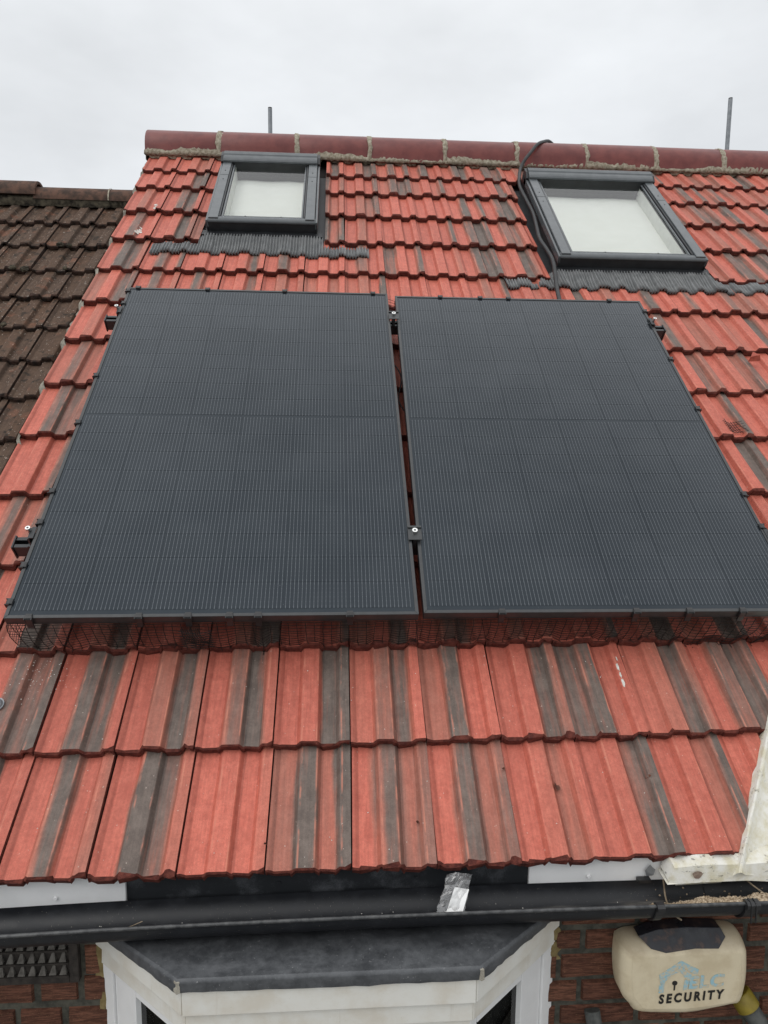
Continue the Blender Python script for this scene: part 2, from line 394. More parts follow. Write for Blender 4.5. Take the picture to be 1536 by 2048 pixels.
def laminate(m, col):
    # glass faced laminate: gloss of the cover glass, a film of dust, a few dried splashes
    g = m.geo(); d1 = m.step(m.noise(g, 5, 4, .6), .3, .75, .004, .022); d2 = m.step(m.noise(g, 210, 2, .6), .745, .78)
    d3 = m.step(m.noise(m.map(g, (30, 12, 12)), 1.0, 5, .7), .68, .76)
    c = m.mix(m.math('ADD', d1, m.math('ADD', m.math('MULTIPLY', d2, .22), m.math('MULTIPLY', d3, .05)), clamp=True), col, (.50, .53, .55))
    m.set(c, .13, .5); m.b.inputs['IOR'].default_value = 1.42; m.b.inputs['Specular Tint'].default_value = (.76, .89, 1.0, 1)
def cell_mat():
    m = Mat('silicon_cell'); o = m.obj(); sp = m.n('ShaderNodeSeparateXYZ'); m.l(o, sp.inputs[0])
    rd = m.n('ShaderNodeObjectInfo').outputs['Random']
    x = m.math('FRACT', m.math('DIVIDE', sp.outputs['X'], .182 / 16))
    d = m.math('ABSOLUTE', m.math('SUBTRACT', x, .5))                   # 0 on the busbar
    yy = m.math('ABSOLUTE', m.math('SUBTRACT', sp.outputs['Y'], .0455))
    pad = m.step(yy, .0385, .0405)
    wdt = m.math('ADD', .042, m.math('MULTIPLY', pad, .016))
    bar = m.step(d, wdt, m.math('ADD', wdt, .02), 1, 0)
    yf = m.math('ABSOLUTE', m.math('SUBTRACT', m.math('FRACT', m.math('DIVIDE', sp.outputs['Y'], .0152)), .5))
    dots = m.math('ADD', .42, m.math('MULTIPLY', m.step(yf, .05, .12, 1, 0), .25))
    s = m.math('MULTIPLY', bar, m.math('ADD', dots, m.math('MULTIPLY', pad, .10)), clamp=True)
    base = m.mix(rd, (.0055, .0078, .0112), (.0080, .0105, .0145))
    laminate(m, m.mix(s, base, (.235, .25, .265))); return m.m
M_CELL = cell_mat()
_b = Mat('glass_faced_backsheet'); _rgb = _b.n('ShaderNodeRGB'); _rgb.outputs[0].default_value = (.0085, .0115, .0155, 1); laminate(_b, _rgb.outputs[0]); M_BACK = _b.m
M_GROUND = mottled('grey_paving', (.16, .155, .145), (.24, .235, .22), 3, .9, .2, .3, .004)

# ------------------------------------------------------------------ ground
g = MB(); S = 400
for i in range(1): g.add([(-S, -S, -5.2), (S, -S, -5.2), (S, S, -5.2), (-S, S, -5.2)], [(0, 1, 2, 3)])
tag(put('ground', g, M_GROUND), kind='structure')

# ------------------------------------------------------------------ house
house = empty('house', (0.6, 3.3, -5.2), 'brick house with red ribbed tile roof, two roof windows and white bay', 'house')
V_APEX = 4.347
roof = MB()
roof.add([(-1.15, .05, -.062), (4.2, .05, -.062), (4.2, V_APEX, -.062), (-1.15, V_APEX, -.062)], [(0, 1, 2, 3)])
apex = rw(0, V_APEX, -.062)
inv = ROOF.inverted()
bk0 = inv @ Vector((-1.15, apex.y * 2 - .0, 0)); bk1 = inv @ Vector((4.2, apex.y * 2, 0))
roof.add([(-1.15, V_APEX, -.062), (4.2, V_APEX, -.062), tuple(bk1), tuple(bk0)], [(0, 1, 2, 3)])
roof_o = put('roof', roof, M_DECK, house, ROOF)

PROF = [(0, -.005), (.03, -.006), (.08, -.011), (.10, -.012), (.28, -.012), (.30, -.0112), (.345, .0030), (.365, .004), (.55, .004), (.57, .0032), (.62, -.0112), (.64, -.012), (.80, -.012), (.82, -.0112), (.865, .0030), (.885, .004), (.93, .004), (1, .004)]
def prof_z(f):
    f = f % 1.0
    for (a, za), (b, zb) in zip(PROF, PROF[1:]):
        if a <= f <= b: return za + (zb - za) * (f - a) / (b - a)
    return .004
TL = .372; TILT = math.atan(.0262 / .308)
def tile_mesh(seed, cw, mats, L=TL, th=.0235, rag=.0016):
    r = random.Random(seed); b = MB(); w_ = cw - .0032
    top, front, bot = [], [], []
    chips = [r.uniform(0, 1) for _ in PROF]
    for i, (f, z) in enumerate(PROF):
        x = f * w_; t_ = th
        if .88 <= f <= .94: t_ = .010
        jy = r.gauss(0, rag); jz = r.gauss(0, rag * .6)
        ch = .006 * (chips[i] > .88)
        top.append((x, .004 + abs(jy) + ch, z)); front.append((x, jy + ch * .6, z - .0035 - abs(jz) - ch * .4)); bot.append((x, jy * 1.5 + .001, z - t_ + jz * 1.5))
    mid = [(f * w_, L * .5, z + r.gauss(0, .0002)) for f, z in PROF]; head = [(f * w_, L, z) for f, z in PROF]
    und = [(p[0], .07, p[2] + .004) for p in bot]
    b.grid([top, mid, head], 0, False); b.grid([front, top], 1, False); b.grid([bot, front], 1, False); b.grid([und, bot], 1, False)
    z0, z1 = PROF[0][1], PROF[-1][1]
    for x, z in ((0, z0), (w_, z1)):
        q = [(x, .002, z - .003), (x, L, z), (x, L, z - .018), (x, .002, z - .018)]
        b.add(q, [(0, 1, 2, 3) if x else (3, 2, 1, 0)], 1)
    return b.mesh('roof_tile', mats)
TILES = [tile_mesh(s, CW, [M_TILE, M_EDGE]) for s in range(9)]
U0 = .0767
COURSE = [(-.005, .011), (.295, .328), (.602, .620), (.915, .930), (1.223, 1.246), (1.533, 1.549), (1.849, 1.839), (2.167, 2.147), (2.468, 2.471), (2.768, 2.773), (3.087, 3.108), (3.412, 3.415), (3.716, 3.708), (3.952, 3.956)]
def course_v(k, u): a, b = COURSE[k]; return a + (b - a) * (u + 1.16) / 3.16
BANDS = {(0, -4): (0, .95, .12, .5), (0, -3): (0, 1, .85, .35), (0, -2): (0, 0, .05, .3), (0, -1): (.5, 1, .45, 1), (0, 0): (.08, .9, .55, .75), (0, 1): (.05, .8, .5, .7), (0, 2): (0, .2, .5, .15), (0, 3): (0, .15, .9, 1), (0, 4): (0, 0, .4, .95), (0, 5): (0, .2, .2, .2), (0, -5): (.2, .9, .1, .1),
         (1, -6): (.1, .8, .1, .1), (1, -5): (.1, .8, .8, 1), (1, -4): (0, 1, .95, .1), (1, -3): (.05, .5, .9, .55), (1, -2): (0, .7, .95, .25), (1, -1): (0, .08, 1, 1), (1, 0): (.3, .7, .8, .08), (1, 1): (.5, 1, .08, .05), (1, 2): (0, .08, .9, .65), (1, 3): (.85, .9, .25, .1), (1, 4): (.25, .4, .95, .45), (1, 5): (0, .8, .85, .85)}
WINS = [dict(u0=-.665, u1=-.065, v0=3.165, v1=4.010, uL=-.690, uR=-.030), dict(u0=1.175, u1=1.985, v0=2.865, v1=3.905, uL=1.128, uR=2.005)]
def bands():
    def one(p): 
        x = rnd.random()
        return rnd.uniform(0, .1) if x < p else (rnd.uniform(.25, .6) if x < p + .2 else rnd.uniform(.75, 1))
    return (one(.78), one(.45), one(.5), one(.45))
def cut_mesh(me, planes):
    """planes: (point, normal) in mesh space; what lies on the normal's side goes"""
    bm = bmesh.new(); bm.from_mesh(me)
    for co, no in planes:
        geom = bm.verts[:] + bm.edges[:] + bm.faces[:]
        bmesh.ops.bisect_plane(bm, geom=geom, plane_co=co, plane_no=no, clear_outer=True)
    if len(bm.faces) == 0: bm.free(); return None
    mm = bpy.data.meshes.new('roof_tile')
    bm.to_mesh(mm); bm.free()
    for x in me.materials: mm.materials.append(x)
    return mm
def add_tile(me, Mt, col, parent):
    o = bpy.data.objects.new('roof_tile', me); o.color = col
    return _link(o, parent, Mt)
VLINE = lambda v: 1.022 + .646 * v           # cut line along the valley flashing
n_tiles = 0
for k in range(14):
    jmax = min(15, int(5.8 + k * .95))
    for j in range(-6, jmax + 1):
        u = U0 + j * CW; v = course_v(k, u + .1) + rnd.gauss(0, .0012)
        if k < 5 and u > VLINE(v + .37): continue
        # nothing can be seen of the tiles in the middle of the shade under the panels
        col = BANDS.get((k, j)) or bands()
        me = TILES[rnd.randrange(9)]
        Mt = ROOF @ T((u, v, rnd.gauss(0, .0008))) @ Matrix.Rotation(rnd.gauss(0, R(.25)), 4, 'Z') @ Matrix.Rotation(-TILT + rnd.gauss(0, R(.12)), 4, 'X')
        pieces = [(me, Mt)]
        Li = Mt.inverted() @ ROOF
        L3 = Li.to_3x3()
        if k < 5 and u + CW > VLINE(v):
            p0 = Li @ Vector((VLINE(0), 0, 0)); no = L3 @ Vector((1, -.646, 0)).normalized()
            mm = cut_mesh(me, [(p0, no)]); pieces = [(mm, Mt)] if mm else []
        for wd in WINS:
            if u + CW > wd['uL'] and u < wd['uR'] and v + .12 > wd['v0'] and v < wd['v1'] - .02:
                pieces = []
                if u < wd['uL'] - .012:
                    mm = cut_mesh(me, [(Li @ Vector((wd['uL'] + rnd.uniform(-.006, .006), 0, 0)), L3 @ Vector((1, .0, 0)))])
                    if mm: pieces.append((mm, Mt))
                if u + CW > wd['uR'] + .012:
                    mm = cut_mesh(me, [(Li @ Vector((wd['uR'] + rnd.uniform(-.006, .006), 0, 0)), L3 @ Vector((-1, .0, 0)))])
                    if mm: pieces.append((mm, Mt))
        for me_, Mt_ in pieces:
            add_tile(me_, Mt_, col, roof_o); n_tiles += 1
print('tiles', n_tiles)

# ridge: bedding mortar > half round ridge tiles and their joints
RY, RZ, RR, RLEG = 3.33, 2.742, .128, .060
def ridge_section(r_, leg, n=14):
    return [(-r_, -leg)] + [(-r_ * math.cos(math.pi * i / n), r_ * math.sin(math.pi * i / n)) for i in range(n + 1)] + [(r_, -leg)]
def ridge_tile(length, r_, leg, seed, mat, th=.016):
    rr = random.Random(seed); b = MB(); o_ = ridge_section(r_, leg); i_ = ridge_section(r_ - th, leg)
    xs = [0, .004, length * .5, length - .004, length]
    rows = []
    for i, x in enumerate(xs):
        s_ = .985 if i in (0, 4) else 1
        rows.append([(x, p[0] * s_, p[1] * s_) for p in o_])
    b.grid(rows, 0, True)
    b.grid([[(0, p[0], p[1]) for p in i_], [(length, p[0], p[1]) for p in i_]][::-1], 0, True)
    for x in (0, length):
        b.grid([[(x, p[0] * .985, p[1] * .985) for p in o_], [(x, p[0], p[1]) for p in i_]], 0, False)
    b.grid([[(x, o_[0][0], o_[0][1]) for x in (0, length)], [(x, i_[0][0], i_[0][1]) for x in (0, length)]], 0, False)
    return b.mesh('ridge_tile', mat)
bed = MB(); rr = random.Random(3)
ucols = [(-1.175 + .012 * i) for i in range(int(5.2 / .012))]
rows = [[] for _ in range(5)]
ph = [rr.uniform(0, 6.28) for _ in range(8)]
def wob(x): return sum(math.sin(x * f + p_) / (i + 1.3) for i, (f, p_) in enumerate(zip((9, 17, 31, 53, 88, 140, 210, 300), ph)))
def bed_v(x): return 4.180 + .006 * wob(x) + .012 * max(0, math.sin(x * 2.1 + 1))
for i, x in enumerate(ucols):
    dv = bed_v(x)
    f = (x - U0) / CW
    zt = prof_z(f) - math.tan(TILT) * (dv - 3.954)
    lo = rw(x, dv, zt + .004); q = rw(x, dv + .008, max(zt, -.02) + .012)
    upw = .5 + .5 * math.sin(x * 7 + ph[0]) + .35 * wob(x * 1.7)
    a_ = R(1 + 15 * max(0, min(1.15, upw)) * (.75 + .25 * rr.random()))
    hi = Vector((x, RY - (RR + .006) * math.cos(0), RZ - RLEG - .004)); hi2 = Vector((x, RY - (RR + .005) * math.cos(a_ * .5), RZ - RLEG * .8 + (RR) * math.sin(a_ * .35)))
    hi3 = Vector((x, RY - (RR + .0014), RZ - RLEG * .75 + (RR - .003) * math.sin(a_ * .9)))
    for r_, p_ in zip(rows, (lo, q, hi, hi2, hi3)): r_.append(tuple(p_ + Vector((0, rr.gauss(0, .002), rr.gauss(0, .002)))))
bed.grid(rows, 0, True)
ridge_o = put('ridge', bed, M_MORTAR, house)
RX = [-1.180, -.711, -.225, .242, .727, 1.205, 1.664, 2.127, 2.593, 3.06, 3.53, 4.0]
for i, (a, b_) in enumerate(zip(RX, RX[1:])):
    me = ridge_tile(b_ - a - .015, RR, RLEG, i, M_RIDGE)
    put('ridge_tile', me, None, ridge_o, T((a + .0075, RY + rr.gauss(0, .002), RZ + rr.gauss(0, .002))) @ Matrix.Rotation(R(rr.gauss(0, .25)), 4, 'Z'))
    if i:
        jb = MB(); sec = ridge_section(RR + .004, RLEG, 20); rows = []
        for dx in (-.015, -.009, 0, .009, .015):
            rows.append([(a + dx * (1 + .35 * rr.random()) + rr.gauss(0, .0035), RY + p[0] * (1 - (abs(dx) > .014) * .035) + rr.gauss(0, .0012), RZ + p[1] * (1 - (abs(dx) > .014) * .035) + rr.gauss(0, .0012)) for p in sec])
        put('mortar_joint', jb.grid(rows, 0, True), M_MORTAR, ridge_o)
# ridge end plug
eb = MB(); sec = ridge_section(RR - .004, RLEG + .03); eb.add([(-1.168, RY + p[0], RZ + p[1]) for p in sec], [tuple(range(len(sec)))]); put('ridge_end_mortar', eb, M_MORTAR, ridge_o)

# verge mortar along the left edge of the red tiles
vb = MB(); rr = random.Random(5); rows = [[], [], [], []]
for i in range(220):
    v = -.0 + 4.25 * i / 219; k = max(kk for kk in range(14) if COURSE[kk][0] <= v + .02) if v > 0 else 0
    z = -math.tan(TILT) * (v - COURSE[k][0])
    a = -1.150 + rr.gauss(0, .003); wd_ = .008 + .006 * max(0, math.sin(v * 3.1 + 1)) + .004 * math.sin(v * 11) + rr.gauss(0, .0015)
    rows[0].append((a + .012, v, z - .012)); rows[1].append((a - .004, v, z - .022 + rr.gauss(0, .0015))); rows[2].append((a - wd_, v, z - .034 + rr.gauss(0, .003))); rows[3].append((a - wd_ - .012, v, -.13))
put('verge_mortar', vb.grid(rows[::-1], 0, True), M_VERGE, roof_o, ROOF)

# ------------------------------------------------------------------ roof windows
def roof_window(wd, label, apr, fix=1.0):
    u0, u1, v0, v1 = wd['u0'], wd['u1'], wd['v0'], wd['v1']; W, H = u1 - u0, v1 - v0
    Mw = ROOF @ T((u0, v0, 0))
    # kerb (the dark sides of the frame) is the window's own mesh
    b = MB(); t = .055; zt = .052
    b.box(.012, W - .012, .005, .005 + t, -.05, zt); b.box(.012, W - .012, H - t, H - .004, -.05, zt)
    b.box(.012, .012 + t, .005 + t, H - t, -.05, zt); b.box(W - .012 - t, W - .012, .005 + t, H - t, -.05, zt)
    win = put('roof_window', b, M_ALU_D, house, Mw, .002, label)
    # side gutters of the flashing
    for s_ in (0, 1):
        f = MB(); x0, x1 = ((wd['uL'] - u0 - .03, .014) if s_ == 0 else (W - .014, wd['uR'] - u0 + .035))
        f.add([(x0, -.01, -.052), (x1, -.01, -.052), (x1, H, -.050), (x0, H, -.050)], [(0, 1, 2, 3)])
        xm = .010 if s_ == 0 else W - .010
        f.box(xm - .002, xm + .002, .0, H, -.05, .045)
        put('side_flashing', f, M_ALU_D, win, Mw)
    # outer cover profiles
    cw_ = .066
    for s_ in (0, 1):
        x0, x1 = (.004, .004 + cw_) if s_ == 0 else (W - .004 - cw_, W - .004)
        xo0, xo1 = (x0, x0 + .014) if s_ == 0 else (x1 - .014, x1)
        xi0, xi1 = (x0 + .016, x1) if s_ == 0 else (x0, x1 - .016)
        ys = H * .66
        put('side_cover_rim', MB().box(xo0, xo1, .0, H - .05, .02, .060), M_ALU, win, Mw, .004)
        put('side_cover', MB().box(xi0, xi1, .012, ys - .0012, .030, .071), M_ALU, win, Mw, .003)
        put('side_cover', MB().box(xi0, xi1, ys + .0012, H - .06, .030, .0705), M_ALU, win, Mw, .003)
        xc = (xi0 + xi1) / 2
        for y in (ys - .06, ys + .06):
            put('cover_screw', MB().tube([(xc, y, .0695), (xc, y, .0725)], .0035, 10), M_BLACK, win, Mw)
        # sash ribs between cover and glass
        for q, (dx, z) in enumerate(((.008, .064), (.020, .058))):
            xa = x1 + dx - .008 if s_ == 0 else x0 - dx - .003
            put('sash_rib', MB().box(xa, xa + .009, .046, H - .09, .034, z), M_ALU if q == 1 else M_ALU_D, win, Mw, .0015)
    gx0, gx1, gy0, gy1 = .004 + cw_ + .023, W - .004 - cw_ - .023, .070, H - .105
    # bottom cover: a rounded bar, then a thin glazing bead
    sec = [(.000, .047), (-.001, .053), (.004, .060), (.014, .064), (.028, .0655), (.044, .063), (.046, .040), (.046, .030)]
    put('bottom_cover', MB().extrude(sec, .016, W - .016, 0, 0, True), M_ALU, win, Mw)
    put('glazing_bead', MB().box(.004 + cw_, W - .004 - cw_, .050, .058, .034, .057), M_ALU_D, win, Mw, .001)
    put('glazing_bead', MB().box(.004 + cw_ + .012, W - .004 - cw_ - .012, .058, gy0, .030, .0545), M_ALU, win, Mw, .001)
    # hood at the top: stepped profile
    sec = [(H - .112, .073), (H - .108, .082), (H - .098, .088), (H - .084, .092), (H - .062, .095), (H - .055, .100), (H - .030, .104), (H - .008, .098), (H + .004, .080), (H + .004, .0), (H - .05, .0), (H - .05, .073)]
    hood = put('top_hood', MB().extrude(sec, .020, W - .020, 0, 0, False), M_ALU, win, Mw, .002)
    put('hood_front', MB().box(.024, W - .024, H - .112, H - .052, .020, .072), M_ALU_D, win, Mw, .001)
    for x in (.004, W - .018):
        put('hood_end_cap', MB().extrude([(H - .10, .02), (H - .10, .072), (H - .06, .092), (H - .004, .092), (H + .002, .0)], x, x + .014, 0), M_ALU_D, win, Mw, .002)
    # glass, reveal, blind
    put('pane', MB().add([(gx0 - .004, gy0 - .004, .050), (gx1 + .004, gy0 - .004, .050), (gx1 + .004, gy1 + .004, .050), (gx0 - .004, gy1 + .004, .050)], [(0, 1, 2, 3)]), M_PANE, win, Mw)
    rv = MB(); d = -.034
    a = [(gx0, gy0), (gx1, gy0), (gx1, gy1), (gx0, gy1)]
    for i in range(4):
        p, q = a[i], a[(i + 1) % 4]
        rv.add([(p[0], p[1], .049), (q[0], q[1], .049), (q[0], q[1], d - .04), (p[0], p[1], d - .04)], [(3, 2, 1, 0)], 1 if i == 2 else 0)
    put('reveal', rv, [M_REVEAL, M_REVEAL_T], win, Mw)
    hb = MB()
    for i in range(3): hb.box(gx0 + .002, gx1 - .002, gy1 - .006 - .004 * i, gy1 - .002 - .004 * i, .034 - .022 * i, .040 - .022 * i)
    put('head_trim', hb, M_REVEAL_T, win, Mw)
    bl = MB(); rows = []
    for i in range(30):
        y = gy0 + (gy1 - gy0) * i / 29
        rows.append([(gx0 + (gx1 - gx0) * jx / 8, y, d + .0012 * math.sin(i * 2.1) + .002 * math.sin(jx * 1.3)) for jx in range(9)])
    put('blind', bl.grid(rows, 0, True), M_BLIND, win, Mw)
    put('blind_bar', MB().box(gx0 + .002, gx1 - .002, gy0 + .002, gy0 + .016, d, d + .012), M_REVEAL, win, Mw)
    for fx in (.28, .74):
        x = gx0 + (gx1 - gx0) * fx
        put('bead_clip', MB().box(x - .003, x + .003, .061, .067, .052, .0575), M_BLACK, win, Mw)
    # upper flat of the flashing and pleated apron
    ua, ub, va, k_low = apr
    zrow = lambda v: -math.tan(TILT) * (v - course_v(k_low, ua))
    put('sill_flashing', MB().hexa([(ua_, v_, z_) for ua_, v_, z_ in ((u0 - .02, v0 - .028, -.016), (u1 + .02, v0 - .028, -.016), (u1 + .015, v0 + .010, -.012), (u0 - .015, v0 + .010, -.012))], [(ua_, v_, z_) for ua_, v_, z_ in ((u0 - .02, v0 - .028, -.004), (u1 + .02, v0 - .028, -.004), (u1 + .015, v0 + .010, .000), (u0 - .015, v0 + .010, .000))]), M_ALU_D, win, ROOF)
    ap = MB(); rows = []; nn = int((ub - ua) / .0021); rr_ = random.Random(int(ua * 100))
    vtop = v0 - .022
    for t_ in (0, .0, .25, .5, .75, 1.0):
        row = []
        for i in range(nn + 1):
            u = ua + (ub - ua) * i / nn
            ve = va + .010 * math.sin(u * 5 + ua * 9) + .006 * math.sin(u * 14) + .004 * math.sin(u * 61)
            vv = ve + (max(vtop, va + .06) - ve) * t_
            f_ = (u - U0) / CW
            drape = prof_z(f_) * (1 - .8 * max(0, (t_ - .25) / .75)) + .0115 * (1 if vv < course_v(k_low + 1, u) - .01 or u0 - .03 < u < u1 + .03 else -1)
            inside = max(0, min(1, (u - u0 + .03) / .03, (u1 + .03 - u) / .03))
            z = zrow(vv) * (1 - t_ * .55 * inside) + drape + .0068 * math.sin(2 * math.pi * u / .0152) * (1 if t_ < .9 else .6) + (.004 * math.sin(u * 23)) * (1 - t_)
            row.append((u, vv, z))
        if not rows: row = [(p[0], p[1] + .003, p[2] - .006) for p in row]
        rows.append(row)
    put('pleated_apron', ap.grid(rows, 0, True), M_APRON, win, ROOF)
    return win
roof_window(WINS[0], 'smaller roof window with grey metal frame and closed cream blind, left under the ridge', (-.925, .203, 2.940, 9))
roof_window(WINS[1], 'larger roof window with grey metal frame and closed cream blind, black cable along its side', (.885, 2.32, 2.668, 8))

# ------------------------------------------------------------------ fascia, gutter, wall, vent
fas = MB().box(-2.2, 3.2, .049, .068, -.140, -.018)
fascia = put('fascia', fas, M_FASCIA_D, house)
def fz(x): return -.101 + .008 * (x + .75) / 1.6
for (a, b_, nm) in ((-2.2, -.459, 'fascia_board'), (.511, 3.2, 'fascia_board')):
    put(nm, MB().hexa([(a, .038, -.128), (b_, .038, -.128), (b_, .0485, -.128), (a, .0485, -.128)], [(a, .038, -.024), (b_, .038, -.024), (b_, .0485, -.024), (a, .0485, -.024)]), M_WHITE, fascia, None, .002)
for (x, z) in ((-.62, -.075), (.66, -.066)):
    put('fascia_nail', MB().tube([(x, .0352, z), (x, .0315, z)], [.0055, .004], 10), M_WHITE, fascia)
for (x, z) in ((.235, -.060), (-.10, -.063)):
    put('fascia_nail', MB().tube([(x, .049, z), (x, .044, z)], [.005, .0035], 10), M_FASCIA_D, fascia)
# metal strap clip left on the white board
cb = MB(); cb.add([(.806, .033, -.070), (.822, .030, -.066), (.826, .029, -.050), (.818, .031, -.044), (.812, .030, -.036), (.806, .031, -.046), (.800, .030, -.052)], [tuple(range(7))], 0)
cb.box(.780, .812, .018, .034, -.078, -.070, 1)
put('strap_clip', cb, [M_GALV, M_PLAST], fascia)
# gutter: half round with rolled front lip
GX0, GX1 = -2.2, 3.2
def gz(x): return -.083 + .018 * (1 - math.exp(-(x + .75) * 2.2)) - .006 * max(0, x - .35) if x > -.75 else -.083
def gsec(x, ro):
    z0 = gz(x); pts = []
    n = 16
    for i in range(n + 1):
        a = math.pi * i / n
        y = -.0205 - .0545 * math.cos(a); dip = -.050 * math.sin(a)
        zz = z0 + dip + (-.014) * (i / n)
        pts.append((y, zz, a))
    return [(y - ro * math.cos(a) * 1.0, z - ro * math.sin(a)) for y, z, a in pts]
gxs = [GX0 + (GX1 - GX0) * i / 60 for i in range(61)]
gb = MB()
gb.grid([[(x, *p) for p in gsec(x, 0)] for x in gxs], 0, True)
gb.grid([[(x, *p) for p in gsec(x, .0025)] for x in gxs][::-1], 0, True)
gut = put('gutter', gb, M_GUTTER, house)
put('gutter_lip', MB().tube([(x, -.0765, gz(x) + .0005) for x in gxs], .0042, 8), M_LIP, gut)
def bracket(x0, x1, strap):
    b = MB(); xm = (x0 + x1) / 2; s0 = [(y - .0, z) for y, z in gsec(xm, .0075)]; s1 = gsec(xm, .0032)
    m_ = 12
    poly = [s0[i] for i in range(m_)] + [s1[i] for i in range(m_)][::-1]
    b.extrude(poly, x0, x1, 0)
    z = gz(xm)
    b.extrude([(-.088, z - .008), (-.089, z + .003), (-.083, z + .0085), (-.070, z + .0085), (-.066, z + .003), (-.068, z - .001), (-.0715, z + .0045), (-.080, z + .0045), (-.0835, z - .008)], x0, x1, 0)
    o = put('gutter_bracket', b, M_PLAST, gut, None, .0008)
    if strap:
        for dx in (.25, .6):
            x = x0 + (x1 - x0) * dx
            put('bracket_rib', MB().extrude([(-.0905, z - .040), (-.0905, z + .0035), (-.083, z + .0105), (-.070, z + .0105), (-.070, z + .008), (-.086, z + .008), (-.0885, z - .040)], x, x + .003, 0), M_PLAST, gut)
bracket(.779, .797, False); bracket(.994, 1.026, True); bracket(-1.15, -1.13, False); bracket(1.75, 1.77, False)
put('gutter_joint', MB().grid([[(x, *p) for p in gsec(x, -.0022)] for x in (.952, .955, .958)], 0, True), M_GUTTER, gut)

# wall: pointing is the slab, every brick proud of it
wall = put('wall', MB().box(-2.2, 3.2, .070, .36, -5.2, -.03), M_POINT, house)
def brick(x0, x1, z0, z1, rr_):
    j = lambda s_=.0022: rr_.gauss(0, s_)
    p = .0055 + rr_.uniform(0, .005)
    back = [(x0, .0705, z0), (x1, .0705, z0), (x1, .0705, z1), (x0, .0705, z1)]
    c = .003
    xs = [x0 + c + j(), (x0 + x1) / 2, x1 - c + j()]
    b = MB()
    fr = [(x0 + c, z0 + c + j(.001)), ((x0 + x1) / 2 + j(), z0 + c + j(.0012)), (x1 - c, z0 + c + j(.001)), (x1 - c + j(.0012), (z0 + z1) / 2), (x1 - c, z1 - c + j(.001)), ((x0 + x1) / 2 + j(), z1 - c + j(.0012)), (x0 + c, z1 - c + j(.001)), (x0 + c + j(.0012), (z0 + z1) / 2)]
    bkp = [(x0, z0), ((x0 + x1) / 2, z0), (x1, z0), (x1, (z0 + z1) / 2), (x1, z1), ((x0 + x1) / 2, z1), (x0, z1), (x0, (z0 + z1) / 2)]
    v = [(x, .0705, z) for x, z in bkp] + [(x, .0705 - p + rr_.gauss(0, .0008), z) for x, z in fr] + [((x0 + x1) / 2, .0705 - p - .001, (z0 + z1) / 2)]
    f = [(i, (i + 1) % 8, 8 + (i + 1) % 8, 8 + i) for i in range(8)] + [(8 + i, 8 + (i + 1) % 8, 16) for i in range(8)]
    b.add(v, f); put('brick', b, M_BRICK, wall)
rr = random.Random(11)
def run(row, z0, z1):
    for a, b_ in row: brick(a, b_, z0, z1, rr)
def fill(x0, x1, z0, z1, start=True):
    x = x0; hdr = start
    while x < x1 - .03:
        L = (.100 if hdr else .205) + rr.gauss(0, .003); e_ = min(x + L, x1)
        brick(x, e_, z0, z1, rr); x = e_ + .013; hdr = rr.random() < .5
# left of the bay
run([(-.573, -.536)], -.301, -.226); run([(-.573, -.536)], -.222, -.150)
run([(-.900, -.796), (-.783, -.698), (-.682, -.593), (-.577, -.524)], -.371, -.308)
run([(-.860, -.746), (-.732, -.635), (-.618, -.515)], -.456, -.392)
fill(-1.6, -.915, -.371, -.308); fill(-1.6, -.875, -.456, -.392); fill(-1.6, -.80, -.301, -.226); fill(-1.6, -.80, -.222, -.150)
z = -.472
for i in range(4):
    fill(-1.6, -.52, z - .064, z, i % 2 == 0); z -= .078
# right of the bay
run([(.610, .80), (.814, .91), (.925, 1.12)], -.222, -.170)
run([(.597, .660), (.674, .774), (.790, .985), (.998, 1.09), (1.103, 1.3)], -.289, -.239)
run([(.568, .601), (.613, .815), (.828, .93), (.943, 1.03), (1.052, 1.155), (1.168, 1.37)], -.369, -.306)
run([(.568, .656), (.669, .87), (.884, .985), (1.0, 1.2), (1.213, 1.31)], -.435, -.380)
run([(.567, .603), (.616, .813), (.826, .924), (.938, 1.14), (1.153, 1.25)], -.503, -.452)
fill(1.32, 1.9, -.289, -.239); fill(1.385, 1.9, -.369, -.306); fill(1.325, 1.9, -.435, -.380); fill(1.265, 1.9, -.503, -.452); fill(1.133, 1.9, -.222, -.170)
z = -.518
for i in range(4):
    fill(.567, 1.9, z - .052, z, i % 2 == 0); z -= .0655
# ochre sealant beside the bay
def blob(x0, x1, z0, z1, seed):
    r_ = random.Random(seed); rows = []
    for i in range(9):
        t_ = i / 8; row = []
        for k in range(6):
            s_ = k / 5; e_ = math.sin(math.pi * s_)
            row.append((x0 + (x1 - x0) * s_ + r_.gauss(0, .002) + (.006 * math.sin(t_ * 9 + seed) if k == 5 or k == 0 else 0), .0685 - .007 * e_ * math.sin(math.pi * min(.95, max(.05, t_))) ** .5 - r_.uniform(0, .002), z0 + (z1 - z0) * t_))
        rows.append(row)
    put('sealant_patch', MB().grid(rows, 0, True), M_FOAM, wall)
blob(.560, .606, -.262, -.150, 1); blob(.556, .608, -.318, -.266, 2); blob(-.545, -.512, -.50, -.29, 3); blob(-.548, -.520, -.29, -.15, 4)
